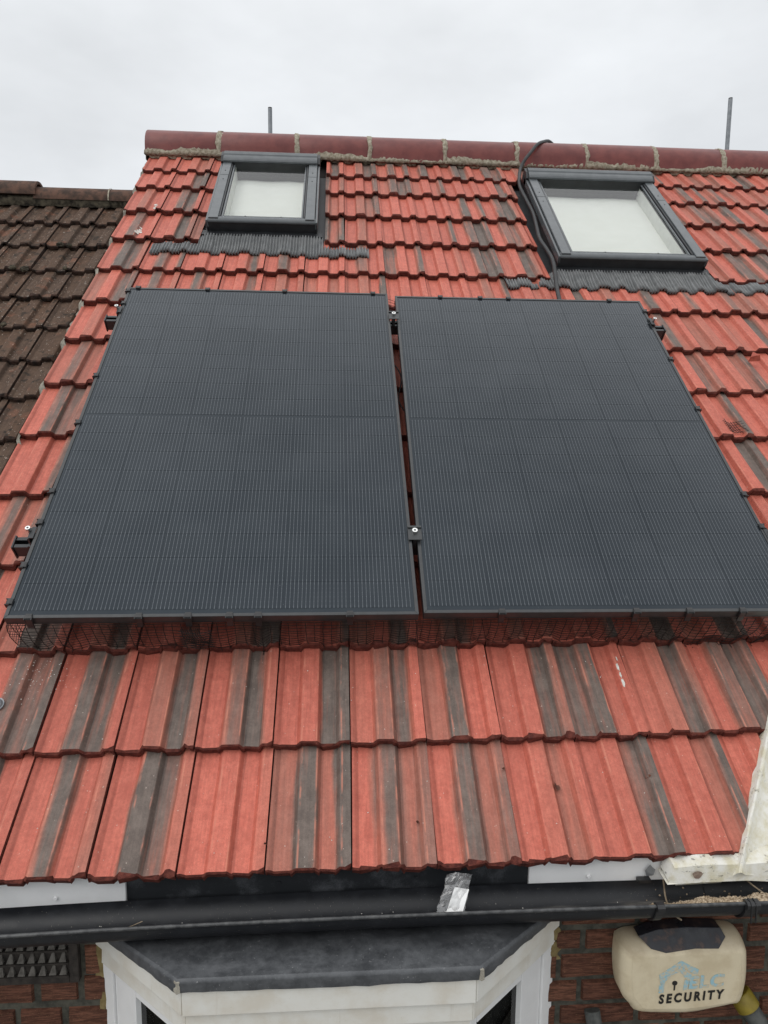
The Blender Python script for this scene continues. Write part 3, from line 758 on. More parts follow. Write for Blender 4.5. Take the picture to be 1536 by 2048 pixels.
# air vent with two rows of hooded openings
vx0, vx1, vz0, vz1 = -.90, -.583, -.312, -.150
vb = MB(); vb.box(vx0, vx1, .060, .0702, vz0, vz1)
for x in (vx0, vx1 - .022): vb.box(x, x + .022, .052, .0598, vz0, vz1)
for zz in (vz0, vz1 - .018): vb.box(vx0 + .0225, vx1 - .0225, .052, .0598, zz, zz + .020)
vent = put('air_vent', vb, M_VENT, wall, None, .0015)
for r_ in range(3):
    zz = -.288 + r_ * .034
    put('vent_bar', MB().box(vx0 + .023, vx1 - .023, .048, .0595, zz - .006, zz - .001), M_VENT, wall)
    for i in range(11):
        x = vx0 + .027 + i * .0245
        b = MB(); b.hexa([(x, .050, zz), (x + .017, .050, zz), (x + .017, .0595, zz), (x, .0595, zz)], [(x + .007, .0585, zz + .021), (x + .012, .0585, zz + .021), (x + .012, .0595, zz + .021), (x + .007, .0595, zz + .021)])
        put('louvre', b, M_LOUVRE, wall)

# ------------------------------------------------------------------ bay window
XL, XR, FL, FR, YW, YF = -.530, .588, -.284, .340, .068, -.145
bay = put('bay_window', MB().hexa([(XL + .05, YW, -.9), (FL + .03, YF + .05, -.9), (FR - .03, YF + .05, -.9), (XR - .05, YW, -.9)][::-1], [(XL + .05, YW, -.17), (FL + .03, YF + .05, -.17), (FR - .03, YF + .05, -.17), (XR - .05, YW, -.17)][::-1]), M_DARKROOM, house)
def side_pts(side, off):
    """wall end and front corner of a splayed side, pushed out by off"""
    if side < 0: a, b_ = Vector((XL, YW)), Vector((FL, YF))
    else: a, b_ = Vector((XR, YW)), Vector((FR, YF))
    d = (b_ - a).normalized(); n_ = Vector((d.y, -d.x)) if side > 0 else Vector((-d.y, d.x))
    if n_.y > 0: n_ = -n_
    return a, b_, d, n_
def side_board(side, t0, t1, zlo, zhi, o0, o1, name, mat=None, bev=.0015, par=None):
    a, b_, d, n_ = side_pts(side, 0)
    L = (b_ - a).length
    p, q = a + d * L * t0, a + d * L * t1
    c = [p + n_ * o1, q + n_ * o1, q + n_ * o0, p + n_ * o0]
    if side < 0: c = c[::1]
    b = MB(); lo = [(x.x, min(x.y, .0688), zlo) for x in c]; hi = [(x.x, min(x.y, .0688), zhi) for x in c]
    if side > 0: lo, hi = lo[::-1], hi[::-1]
    b.hexa(lo, hi)
    return put(name, b, mat or M_BOARD, par or bay, None, bev)
ZB = [(-.162, -.2195, .014), (-.2205, -.272, .004), (-.274, -.345, -.004)]
for zt, zl, off in ZB[:2]:
    for s_ in (-1, 1):
        side_board(s_, -.02, 1.0 + off * .4, zl, zt, -.02, off, 'cladding_board')
for zt, zl, off in ZB:
    k_ = off * .41
    put('cladding_board', MB().box(FL - k_ + .0012, FR + k_ - .0012, YF - off, YF + .03, zl, zt), M_BOARD, bay, None, .0018)
# side windows under the boards: jamb, frame, sash, glass, and the front ones
for s_ in (-1, 1):
    side_board(s_, -.02, .12, -.9, -.274, -.02, .000, 'window_jamb', M_WHITE)
    side_board(s_, .125, .175, -.9, -.2745, -.02, -.006, 'window_frame', M_WHITE)
    side_board(s_, .18, .40, -.9, -.2745, -.02, -.002, 'window_sash', M_WHITE)
    side_board(s_, .93, 1.0, -.9, -.2745, -.02, -.004, 'corner_post', M_WHITE)
    side_board(s_, .402, .928, -.298, -.2745, -.02, -.003, 'window_head', M_WHITE)
    side_board(s_, .402, .928, -.9, -.299, -.020, -.016, 'window_pane', M_PANE, 0)
put('window_frame', MB().box(FL + .002, FR - .002, YF - .0, YF + .03, -.42, -.3465), M_WHITE, bay, None, .002)
put('window_pane', MB().box(FL + .01, FR - .01, YF + .012, YF + .018, -.9, -.421), M_PANE, bay)
# lead roof: flat top that rises to the wall, rolled edge, turned down drip
def lead_ring(off, zf, zb):
    k_ = off * .41
    return [(XL - off * .70 - .02, YW - .002, zb), (FL - k_ - .006, YF - off, zf), (FR + k_ + .006, YF - off, zf), (XR + off * .7 + .02, YW - .002, zb)]
def lerp(a, b_, t_): return tuple(a[i] + (b_[i] - a[i]) * t_ for i in range(3))
lb = MB(); r_ = random.Random(8)
ring_t = lead_ring(.014, -.128, -.148); ring_m = lead_ring(.019, -.131, -.151); ring_e = lead_ring(.021, -.136, -.156); ring_b = lead_ring(.020, -.158, -.174)
NX, NY = 40, 12
rows = []
for i in range(NY + 1):
    t_ = i / NY; pl = lerp(ring_t[1], ring_t[0], t_); pr = lerp(ring_t[2], ring_t[3], t_); row = []
    for j in range(NX + 1):
        p = lerp(pl, pr, j / NX); e_ = min(1, i * .5, j * .5, (NX - j) * .5)
        row.append((p[0], p[1], p[2] + e_ * (.0018 * math.sin(p[0] * 23 + p[1] * 31) + .0013 * math.sin(p[0] * 51 - p[1] * 43) + r_.gauss(0, .0003))))
    rows.append(row)
lb.grid(rows, 0, True)
def outline(ring, n=24):
    o_ = []
    for a, b_ in zip(ring, ring[1:]):
        for i in range(n): o_.append(lerp(a, b_, i / n))
    return o_ + [ring[-1]]
rr2 = [outline(x) for x in (ring_b, ring_e, ring_m, ring_t)]
for row in rr2[:2]:
    for i, p in enumerate(row): row[i] = (p[0] + r_.gauss(0, .0006), p[1] + r_.gauss(0, .0006), p[2] + r_.gauss(0, .0010))
lb.grid(rr2, 0, True)
bt = outline(lead_ring(.006, -.157, -.173)); lb.grid([bt, rr2[0]], 0, True)
put('lead_roof', lb, M_LEAD, bay)
put('bay_soffit', MB().hexa([(XL, YW, -.190), (FL, YF + .01, -.190), (FR, YF + .01, -.190), (XR, YW, -.190)], [(XL, YW, -.178), (FL, YF + .01, -.166), (FR, YF + .01, -.166), (XR, YW, -.178)]), M_BOARD, bay)
# solder patches at the folded corners
for (x, y) in ((FL - .013, YF - .0215), (FR + .013, YF - .0215)):
    put('corner_fold', MB().hexa([(x - .008, y + .006, -.157), (x, y - .002, -.158), (x + .008, y + .0005, -.157), (x, y + .012, -.157)], [(x - .007, y + .006, -.131), (x, y - .001, -.1315), (x + .007, y + .001, -.131), (x, y + .012, -.131)]), M_VERGE, bay, None, .001)

# ------------------------------------------------------------------ neighbouring house
nb = empty('neighbouring_house', (-2.4, 2.8, -5.2), 'older house with dark brown lichen spotted roof tiles beyond the left verge', 'house')
NN, NAP = -.10, 3.74
nbr = MB().add([(-4.2, .06, NN - .05), (-1.165, .06, NN - .05), (-1.165, NAP, NN - .05), (-4.2, NAP, NN - .05)], [(0, 1, 2, 3)])
b1 = inv @ Vector((-1.165, 5.0, .4)); b0 = inv @ Vector((-4.2, 5.0, .4))
nbr.add([(-4.2, NAP, NN - .05), (-1.165, NAP, NN - .05), tuple(b1), tuple(b0)], [(0, 1, 2, 3)])
nb_roof = put('roof', nbr, M_DECK, nb, ROOF)
OLD = [tile_mesh(40 + s, .2, [M_OLD, M_OLDEDGE], .33, .021, .0026) for s in range(7)]
NT = math.atan(.0235 / .26)
for k in range(14):
    vv = 3.436 - .2605 * k
    for j in range(-7, 3):
        u = -1.532 + j * .2 + .001 * k
        if u > -1.19: continue
        Mt = ROOF @ T((u, vv + rnd.gauss(0, .003), NN + rnd.gauss(0, .0015))) @ Matrix.Rotation(rnd.gauss(0, R(.5)), 4, 'Z') @ Matrix.Rotation(-NT + rnd.gauss(0, R(.3)), 4, 'X')
        me = OLD[rnd.randrange(7)]
        if u + .2 > -1.166:
            Li = Mt.inverted() @ ROOF; me = cut_mesh(me, [(Li @ Vector((-1.166, 0, 0)), Li.to_3x3() @ Vector((1, 0, 0)))])
            if me is None: continue
        add_tile(me, Mt, (rnd.random(), rnd.random(), rnd.random(), rnd.random()), nb_roof)
NRY, NRZ = 2.93, 2.312
nbd = MB(); rows = [[], [], []]
for i in range(140):
    x = -3.6 + 2.42 * i / 139
    lo = rw(x, 3.655 + rnd.gauss(0, .005), NN - .014); 
    rows[0].append(tuple(lo)); rows[1].append((x, NRY - .066, NRZ - .012 + rnd.gauss(0, .003))); rows[2].append((x, NRY - .05, NRZ + .01))
nb_ridge = put('ridge', nbd.grid(rows, 0, True), M_OLDMORTAR, nb)
for i, (a, b_, dz, r_) in enumerate(((-3.40, -2.95, .018, .078), (-2.94, -2.50, .0, .070), (-2.49, -2.05, .018, .078), (-2.08, -1.715, .022, .080), (-1.730, -1.305, .0, .070), (-1.300, -1.168, -.002, .070))):
    put('ridge_tile', ridge_tile(b_ - a, r_, .012, 70 + i, M_OLDRIDGE), None, nb_ridge, T((a, NRY, NRZ + dz)) @ Matrix.Rotation(R(rnd.gauss(0, .5)), 4, 'Y'))
put('mortar_joint', MB().grid([[(-1.3025 + dx, NRY + p[0], NRZ + p[1]) for p in ridge_section(.072, .012)] for dx in (-.004, .004)], 0, True), M_MORTAR, nb_ridge)
put('wall', MB().box(-4.2, -2.21, .12, 5.0, -5.2, -.05), M_POINT, nb)
# moss clumps
for (px, pv, s_) in ((-1.45, 3.16, .02), (-1.40, 3.15, .016), (-1.62, 2.91, .018), (-1.555, 2.895, .022), (-1.50, 2.39, .014), (-1.70, 2.66, .02), (-1.36, 2.91, .012)):
    mbm = bmesh.new(); bmesh.ops.create_icosphere(mbm, subdivisions=2, radius=s_)
    for v_ in mbm.verts: v_.co *= 1 + rnd.gauss(0, .16); v_.co.z *= .6
    me = bpy.data.meshes.new('moss_clump'); mbm.to_mesh(me); mbm.free(); me.materials.append(M_OLDMORTAR)
    put('moss_clump', me, None, nb_roof, ROOF @ T((px, pv, NN + .006)))

# ------------------------------------------------------------------ solar panels
PW, PH, PT = 1.134, 1.722, .030
def plane_frame(u, v, h, hx, hy, ang):
    ux = Vector((math.cos(ang) * PW, math.sin(ang) * PW, hx)).normalized(); vy = Vector((-math.sin(ang) * PH, math.cos(ang) * PH, hy)).normalized()
    n_ = ux.cross(vy).normalized(); vy = n_.cross(ux)
    m_ = Matrix.Identity(4)
    for i in range(3): m_[i][0] = ux[i]; m_[i][1] = vy[i]; m_[i][2] = n_[i]
    m_.translation = (u, v, h); return ROOF @ m_
POSE = [plane_frame(-.863, .615, .142, -.008, -.003, .005), plane_frame(.286, .628, .129, .004, -.013, -.007)]
cell_me = MB().add([(.0015, 0, 0), (.1805, 0, 0), (.182, .0015, 0), (.182, .0895, 0), (.1805, .091, 0), (.0015, .091, 0), (0, .0895, 0), (0, .0015, 0)], [tuple(range(8))]).mesh('solar_cell', M_CELL)
def solar_panel(Mp, label):
    pan = empty('solar_panel', Mp @ Vector((PW / 2, PH / 2, -PT)), label, 'solar panel', 'solar panels side by side on the red tile roof')
    rim = .0105; bw = .030
    for nm, poly in (('frame_bar', 0), ('frame_bar', 1), ('frame_bar', 2), ('frame_bar', 3)):
        c = [(0, 0), (PW, 0), (PW, PH), (0, PH)]; inn = [(rim, rim), (PW - rim, rim), (PW - rim, PH - rim), (rim, PH - rim)]
        i = poly; a, b_, d, e_ = c[i], c[(i + 1) % 4], inn[(i + 1) % 4], inn[i]
        b = MB().hexa([(*a, -PT), (*b_, -PT), (*d, -PT), (*e_, -PT)], [(*a, 0), (*b_, 0), (*d, 0), (*e_, 0)])
        put(nm, b, M_FRAME, pan, Mp, .0012)
    put('backsheet', MB().box(rim - .003, PW - rim + .003, rim - .003, PH - rim + .003, -.0075, -.0026), M_BACK, pan, Mp)  # backsheet behind the cells; no separate pane, cover glass gloss is in the material
    put('junction_box', MB().box(PW / 2 - .05, PW / 2 + .05, PH / 2 - .02, PH / 2 + .02, -.026, -.0105), M_PLAST, pan, Mp)
    mx_ = (PW - 6 * .182 - 5 * .002) / 2; my = (PH - 18 * .091 - 16 * .0012 - .013) / 2
    for r_ in range(18):
        y = my + r_ * .0922 + (.0118 if r_ > 8 else 0)
        for c_ in range(6):
            o = bpy.data.objects.new('solar_cell', cell_me); _link(o, pan, Mp @ T((mx_ + c_ * .184, y, -.0020)))
    return pan
solar_panel(POSE[0], 'black solar panel below the smaller roof window, left of the narrow gap')
solar_panel(POSE[1], 'black solar panel below the larger roof window, right of the narrow gap')

# rails under the panels
def rail(v, label):
    r_ = empty('mounting_rail', rw(.28, v, .07), label, 'rail', 'rails carrying the solar panels')
    u0, u1 = -.936, 1.488; hz = .100
    b = MB()
    b.box(u0, u1, v - .020, v + .020, .056, .060); b.box(u0, u1, v - .020, v - .016, .0602, hz); b.box(u0, u1, v + .016, v + .020, .0602, hz)
    b.box(u0, u1, v - .0158, v - .008, hz - .004, hz); b.box(u0, u1, v + .008, v + .0158, hz - .004, hz)
    put('rail_channel', b, M_BLACK, r_, ROOF)
    for x in (u0 - .006, u1 + .0005): put('end_cap', MB().box(x, x + .0055, v - .024, v + .024, .050, hz + .004), M_PLAST, r_, ROOF, .001)
    for u in (-.62, .10, .46, 1.18):
        put('roof_hook', MB().box(u - .015, u + .015, v - .05, v - .0205, .046, .0555).box(u - .015, u + .015, v - .05, v - .044, .0, .0458), M_GALV, r_, ROOF)
    for u, s_ in ((-.880, -1), (1.434, 1)):
        top = .141 if s_ < 0 else .128
        put('end_clamp', MB().box(u - .012, u + .012, v - .022, v + .022, hz + .001, hz + .006).box(u - .003 * 1, u + .003, v - .022, v + .022, hz + .0062, top + .001).box(u - (.016 if s_ > 0 else -.002) , u + (.016 if s_ < 0 else -.002), v - .022, v + .022, top + .0012, top + .005), M_BLACK, r_, ROOF, .0008)
        ub = u + s_ * .004
        bolt = put('bolt', MB().tube([(ub, v + .008, hz), (ub, v + .008, top + .010)], .004, 8), M_BOLT, r_, ROOF)
        put('bolt_head', MB().tube([(ub, v + .008, top + .0102), (ub, v + .008, top + .0175)], .0075, 14).tube([(ub, v + .008, top + .0177), (ub, v + .008, top + .0178)], .0035, 6, 1), [M_BOLT, M_BLACK], r_, ROOF)
    um = .2805; top = .136
    put('mid_clamp', MB().box(um - .0215, um + .0215, v - .028, v + .018, top + .0012, top + .0050).box(um - .0215, um + .0215, v + .018, v + .026, top + .0012, top + .0095).box(um - .006, um + .006, v - .026, v + .022, hz, top + .001), M_FRAME, r_, ROOF, .001)
    put('bolt_head', MB().tube([(um, v + .004, top + .0052), (um, v + .004, top + .014)], .0085, 16).tube([(um, v + .004, top + .0142), (um, v + .004, top + .0143)], .004, 6, 1), [M_BOLT, M_BLACK], r_, ROOF)
rail(2.150, 'black rail with white headed clamps near the top edge of the solar panels')
rail(.918, 'black rail with white headed clamps near the bottom edge of the solar panels')

# wire mesh skirt round the panels, held by clips on the frames
skirt = empty('wire_mesh_skirt', rw(.28, .63, .03), 'black wire mesh skirt clipped round the edges of both solar panels', 'wire mesh')
def edge_pt(pi, side, t_, inset=-.004):
    Mp = POSE[pi]
    if side == 'b': p = (PW * t_, inset, -PT)
    elif side == 't': p = (PW * t_, PH - inset, -PT)
    elif side == 'l': p = (inset, PH * t_, -PT)
    else: p = (PW - inset, PH * t_, -PT)
    return inv @ (Mp @ Vector(p))
path = []
N_ = 46
for t_ in range(70): path.append(edge_pt(0, 'l', 1 - t_ / 70))
for t_ in range(N_ + 1): path.append(edge_pt(0, 'b', t_ / N_))
for t_ in range(N_ + 1): path.append(edge_pt(1, 'b', t_ / N_))
for t_ in range(1, 70): path.append(edge_pt(1, 'r', t_ / 70))
top_path = [edge_pt(0, 't', t_ / N_) for t_ in range(N_ + 1)] + [edge_pt(1, 't', t_ / N_) for t_ in range(N_ + 1)]
wm = MB(); rr = random.Random(21)
def floor_n(u, v):
    k = max([kk for kk in range(14) if course_v(kk, u) <= v + .0] or [0])
    return prof_z((u - U0) / CW) - math.tan(TILT) * (v - course_v(k, u)) + .002
for pth in (path, top_path):
    cols = []
    for i, p in enumerate(pth):
        a = pth[max(0, i - 1)]; c_ = pth[min(len(pth) - 1, i + 1)]; d = (c_ - a); d.z = 0; d.normalize()
        out_ = Vector((d.y, -d.x, 0)) if pth is path else Vector((-d.y, d.x, 0))
        bow = .004 + .004 * math.sin(i * .37)
        q = Vector((p.x, p.y, 0)) + out_ * (.001 + .003 * math.sin(i * .21 + 1)) + Vector((rr.gauss(0, .002), rr.gauss(0, .002), 0))
        q.z = floor_n(q.x, q.y)
        col_ = []
        for h in range(10):
            t_ = h / 9
            s_ = p.lerp(q, t_); s_ += out_ * bow * math.sin(math.pi * t_) + Vector((rr.gauss(0, .0006), rr.gauss(0, .0006), rr.gauss(0, .0006)))
            col_.append(s_)
        foot = col_[-1] + out_ * rr.uniform(.002, .014) + d * rr.uniform(-.004, .008) + Vector((0, 0, .003))
        cols.append(col_)
        wm.tube([tuple(x) for x in col_] + [tuple(foot)], .0012, 3, 0, True, False)
    for h in range(10):
        wm.tube([tuple(c_[h]) for c_ in cols], .0010, 3, 0, True, False)
put('mesh_wires', wm, M_WIRE, skirt, ROOF)
# crumpled spare end of mesh
wm = MB()
for i in range(9):
    u = -.395 + .006 * i; wm.tube([(u, .60, .105), (u + .006, .588, .085 + .002 * math.sin(i)), (u + .02, .585, .055), (u + .04, .60, .02 + rr.uniform(0, .02))], .0012, 4)
for i in range(8):
    n_ = .10 - .011 * i; wm.tube([(-.40, .594, n_), (-.35, .586, n_ - .003), (-.31, .594, n_)], .001, 4)
put('mesh_end', wm, M_WIRE, skirt, ROOF)
clip_me = None
def clip(p, d, out_):
    """C-shaped plastic clip hugging the frame: local x along the frame, y outwards, z up"""
    global clip_me
    d = -d
    if clip_me is None:
        sec = [(-.012, .0015), (-.011, .0046), (-.004, .0056), (.004, .0052), (.0075, .001), (.008, -.020), (.0105, -.034), (.0075, -.036), (.0045, -.030), (.0045, -.002), (-.010, .0014)]
        b = MB().extrude([(y, z) for y, z in sec], -.0085, .0085, 0)
        b.box(-.0105, -.0085, -.004, .009, -.012, .0045).box(.0085, .0105, -.004, .009, -.012, .0045)
        clip_me = b.mesh('mesh_clip', M_PLAST)
    m_ = Matrix.Identity(4); n_ = d.cross(out_)
    for i in range(3): m_[i][0] = d[i]; m_[i][1] = out_[i]; m_[i][2] = n_[i]
    m_.translation = p
    o = bpy.data.objects.new('mesh_clip', clip_me); _link(o, skirt, ROOF @ m_)
def clip_on(pi, side, coord):
    Mp = inv @ POSE[pi]; X, Y = Mp.col[0].to_3d(), Mp.col[1].to_3d()
    O = Mp.translation
    if side in 'bt': t_ = coord - O.x; p = O + X * t_ + (Y * PH if side == 't' else Y * 0); 
    else: t_ = coord - O.y; p = O + Y * t_ + (X * PW if side == 'r' else X * 0)
    if side == 'b': clip(p, X, -Y)
    if side == 't': clip(p, -X, Y)
    if side == 'l': clip(p, -Y, -X)
    if side == 'r': clip(p, Y, X)
for u in (-.796, -.504, -.371, -.258, -.179, .076): clip_on(0, 'b', u)
for u in (.511, .905, 1.063, 1.222, 1.38): clip_on(1, 'b', u)
for u in (-.823, -.524, -.187, .206): clip_on(0, 't', u)
for u in (.492, .675, .805, 1.275): clip_on(1, 't', u)
for v in (2.308, 2.207, 1.7, 1.429, 1.094, .962, .796, .668): clip_on(0, 'l', v)
for v in (2.261, 2.187, 1.892, 1.565, 1.105, .958, .76): clip_on(1, 'r', v)

# ------------------------------------------------------------------ cables
def smooth(pts, n=6):
    P = [Vector(p) for p in pts]; P = [P[0] * 2 - P[1]] + P + [P[-1] * 2 - P[-2]]; out_ = []
    for i in range(1, len(P) - 2):
        for k in range(n):
            t_ = k / n; a, b_, c_, d = P[i - 1:i + 3]
            out_.append(.5 * ((2 * b_) + (c_ - a) * t_ + (2 * a - 5 * b_ + 4 * c_ - d) * t_ ** 2 + (3 * b_ - a - 3 * c_ + d) * t_ ** 3))
    return out_ + [P[-2]]
cp = [(1.60, 3.52, 2.79), (1.52, 3.42, 2.875), (1.45, 3.34, 2.892), (1.395, 3.28, 2.868), (1.331, 3.20, 2.820), (1.278, 3.15, 2.754), (1.232, 3.115, 2.695), (1.196, 3.085, 2.63)]
rp = [(1.160, 3.90, .030), (1.146, 3.78, .026), (1.156, 3.62, .020), (1.162, 3.44, .022), (1.148, 3.26, .024), (1.137, 3.12, .026), (1.150, 2.98, .030), (1.152, 2.86, .036), (1.138, 2.72, .026), (1.122, 2.60, .022), (1.108, 2.46, .024), (1.10, 2.30, .03), (1.09, 2.1, .04)]
pts = smooth([Vector(p) for p in cp] + [rw(*p) for p in rp])
tag(put('cable', MB().tube(pts, .0105, 10), M_CABLE), 'thick black cable over the ridge and down beside the larger roof window', 'cable')
pts = smooth([rw(*p) for p in ((.10, 2.05, .06), (.20, 1.98, .03), (.27, 1.93, .045), (.30, 1.83, .05), (.285, 1.72, .02), (.33, 1.62, .03), (.46, 1.6, .06))])
tag(put('panel_lead', MB().tube(pts, .003, 8), M_CABLE), 'thin black lead sagging in the gap between the solar panels', 'cable')

# ------------------------------------------------------------------ valley flashing on the right
vf = MB(); rows = []; rr = random.Random(31)
for i in range(60):
    v = -.040 + 1.7 * i / 59; c0 = VLINE(v)
    row = []
    for du, n_ in ((-.12, -.085), (-.006, -.075), (.000, .004), (.005, .008), (.011, .004), (.03, -.014), (.075, -.022), (.12, -.010), (.18, .030), (.30, .115), (.60, .33), (1.2, .76)):
        row.append((c0 + du + rr.gauss(0, .0012), v, n_ + rr.gauss(0, .0010)))
    rows.append(row)
vf.grid(rows, 0, True)
val = put('valley_flashing', vf, M_VALLEY, None, ROOF)
tag(val, 'weathered white painted flashing with black mildew, right of the eaves tiles above the gutter', 'flashing')
ft = [(.838, -.0175, -.052), (.852, -.014, -.017), (.92, -.0135, -.012), (1.03, -.013, -.014), (1.10, -.014, -.010), (1.30, -.014, .02), (1.9, -.014, .03)]
fb = [(.832, -.022, -.054), (.860, -.021, -.054), (.92, -.021, -.052), (1.03, -.020, -.052), (1.10, -.021, -.057), (1.30, -.022, -.058), (1.9, -.022, -.058)]
bk = [(x, y + .012, z) for x, y, z in ft]; tp = [(x, .03, z + .012) for x, y, z in ft]; lo = [(x, .03, z + .006) for x, y, z in fb]
put('front_drip', MB().grid([lo, fb, ft, tp], 0, False), M_VALLEY, val, None)
put('knot_stain', MB().add([(.905 + .012 * math.cos(a) * (1 + .15 * math.sin(3 * a)), -.0182 - .0024 * math.sin(a) * .0, -.031 + .010 * math.sin(a)) for a in [i * math.pi / 8 for i in range(16)]], [tuple(range(16))]), mottled('brown_knot', (.20, .14, .11), (.32, .25, .19), 80, .7, .3, 0), val, T((0, -.0042, 0)))

# ------------------------------------------------------------------ alarm box
ab = empty('alarm_box', (.9, .066, -.31), 'yellowed cream alarm box with dark lens and faded blue house print on brick wall', 'alarm box')
OUT = [(.750, -.208), (.784, -.200), (.844, -.191), (.915, -.187), (1.002, -.189), (1.037, -.196), (1.052, -.217), (1.060, -.274), (1.063, -.340), (1.053, -.386), (1.029, -.394), (.976, -.405), (.923, -.414), (.869, -.414), (.778, -.404), (.759, -.388), (.736, -.361), (.727, -.301), (.729, -.239), (.734, -.225)]
def catmull(pts, n=4):
    N = len(pts); o_ = []
    for i in range(N):
        a, b_, c_, d = [Vector((*pts[(i + k - 1) % N], 0)) for k in range(4)]
        for k in range(n):
            t_ = k / n; p = .5 * ((2 * b_) + (c_ - a) * t_ + (2 * a - 5 * b_ + 4 * c_ - d) * t_ ** 2 + (3 * b_ - a - 3 * c_ + d) * t_ ** 3); o_.append((p.x, p.y))
    return o_
squash = lambda z_: z_ if z_ < -.252 else -.252 + (z_ + .252) * .52
OUT = [(x + .012 - .008 * (x - .727) / .336, squash(z_) - .010 * max(0, min(1, (-.34 - z_) / .05))) for x, z_ in OUT]
OO = catmull(OUT, 3); cxa, cza = .896, -.312
def inset(d, y, ztop=None):
    r_ = []
    for x, z_ in OO:
        v_ = Vector((x - cxa, z_ - cza)); L = v_.length; q = v_ * ((L - d) / L)
        r_.append((cxa + q.x, y, cza + q.y))
    return r_
b = MB(); rings = [inset(.004, .064), inset(0, .050), inset(0, .012), inset(.003, .002), inset(.010, -.006), inset(.018, -.0098), inset(.030, -.0115)]
# the top of the case slopes back towards the wall
rings = [[(x, y + max(0, (z_ + .252)) * .85 * (1 if y < .03 else 0), z_) for x, y, z_ in r_] for r_ in rings]
n_ = len(OO)
b.grid([r_ + [r_[0]] for r_ in rings][::-1], 0, True)
put('case', b, M_BEIGE, ab)
# flat front: fill with a fan strip that keeps the slope at the top
fr = inset(.025, 0); fb_ = MB(); rows = []
zs = [-.405 + (.405 - .20) * i / 40 for i in range(41)]
def span(zv):
    xs_ = []
    for i in range(len(fr)):
        (xa, _, za), (xb, _, zb) = fr[i], fr[(i + 1) % len(fr)]
        if (za - zv) * (zb - zv) <= 0 and za != zb: xs_.append(xa + (xb - xa) * (zv - za) / (zb - za))
    return (min(xs_), max(xs_)) if len(xs_) >= 2 else None
zmin = min(p[2] for p in fr); zmax = max(p[2] for p in fr)
for i in range(41):
    zv = zmin + 1e-4 + (zmax - zmin - 2e-4) * i / 40; sp_ = span(zv)
    if sp_: rows.append([(sp_[0] + (sp_[1] - sp_[0]) * k / 10, -.0115 + max(0, zv + .252) * .85, zv) for k in range(11)])
fb_.grid(rows, 0, True); put('front_face', fb_, M_BEIGE, ab)
LENS = [(.786, -.186), (.812, -.228), (.848, -.243), (.884, -.238), (.923, -.233), (.983, -.236), (1.008, -.200), (1.000, -.170), (.915, -.164), (.838, -.168)]
def yf_(z_): return -.0115 + max(0, z_ + .252) * .85
LENS = [(x, squash(z_)) for x, z_ in LENS]
lp = [(x, yf_(z_) - .0022 , z_) for x, z_ in LENS]; lq = [(x, yf_(z_) + .030, z_) for x, z_ in LENS]
lb = MB().hexa(lq, lp); put('lens', lb, M_LENS, ab, None, .0012)
YP = -.0123
TILT_A = R(2.4)
def flat(name, polys, mat, y=YP):
    b = MB()
    for p in polys: b.hexa([(x, y + .0006, z_) for x, z_ in p], [(x, y - .0003, z_) for x, z_ in p])
    put(name, b, mat, ab)
# house emblem
flat('print_roof', [[(.833, -.303), (.886, -.267), (.886, -.283), (.846, -.312), (.834, -.314)], [(.886, -.267), (.932, -.293), (.930, -.306), (.917, -.302), (.886, -.283)], [(.846, -.3125), (.886, -.2835), (.886, -.296), (.868, -.303), (.852, -.318), (.838, -.330), (.834, -.3145)], [(.886, -.2835), (.916, -.3025), (.912, -.322), (.902, -.318), (.886, -.297)]], M_BLUE)
flat('print_wall', [[(.834, -.331), (.848, -.322), (.846, -.352), (.834, -.353)], [(.898, -.318), (.910, -.3225), (.906, -.345), (.896, -.349)]], M_BLUE)
flat('print_keyhole', [[(.8735 + .0068 * math.cos(a), -.3275 + .0062 * math.sin(a)) for a in [i * math.pi / 8 for i in range(16)]], [(.8715, -.3335), (.8755, -.3335), (.8750, -.347), (.8715, -.3475)]], M_INK)
def text(body, x, z_, size, sx, spacing, mat, off, name, shear=0.0):
    cu = bpy.data.curves.new(name, 'FONT'); cu.body = body; cu.size = size; cu.space_character = spacing; cu.offset = off; cu.extrude = .0003; cu.shear = shear; cu.resolution_u = 3
    o = bpy.data.objects.new('tmp', cu); COL.objects.link(o)
    me = bpy.data.meshes.new_from_object(o); COL.objects.unlink(o); bpy.data.objects.remove(o); bpy.data.curves.remove(cu)
    me.materials.clear(); me.materials.append(mat); me.name = name
    xs_ = [v_.co.x for v_ in me.vertices]
    Mx = T((x, YP - .0003, z_)) @ Matrix.Rotation(-TILT_A, 4, 'Y') @ Matrix.Rotation(R(90), 4, 'X') @ Matrix.Diagonal((sx / (max(xs_) - min(xs_)), 1, 1, 1)) @ T((-min(xs_), 0, 0))
    return put(name, me, None, ab, Mx)
text('SECURITY', .8355, -.3815, .0335, .168, 1.45, M_INK, .0014, 'print_word', .12)
text('ELC', .909, -.3435, .046, .092, 1.08, M_BLUE, .0016, 'print_initials', .10)

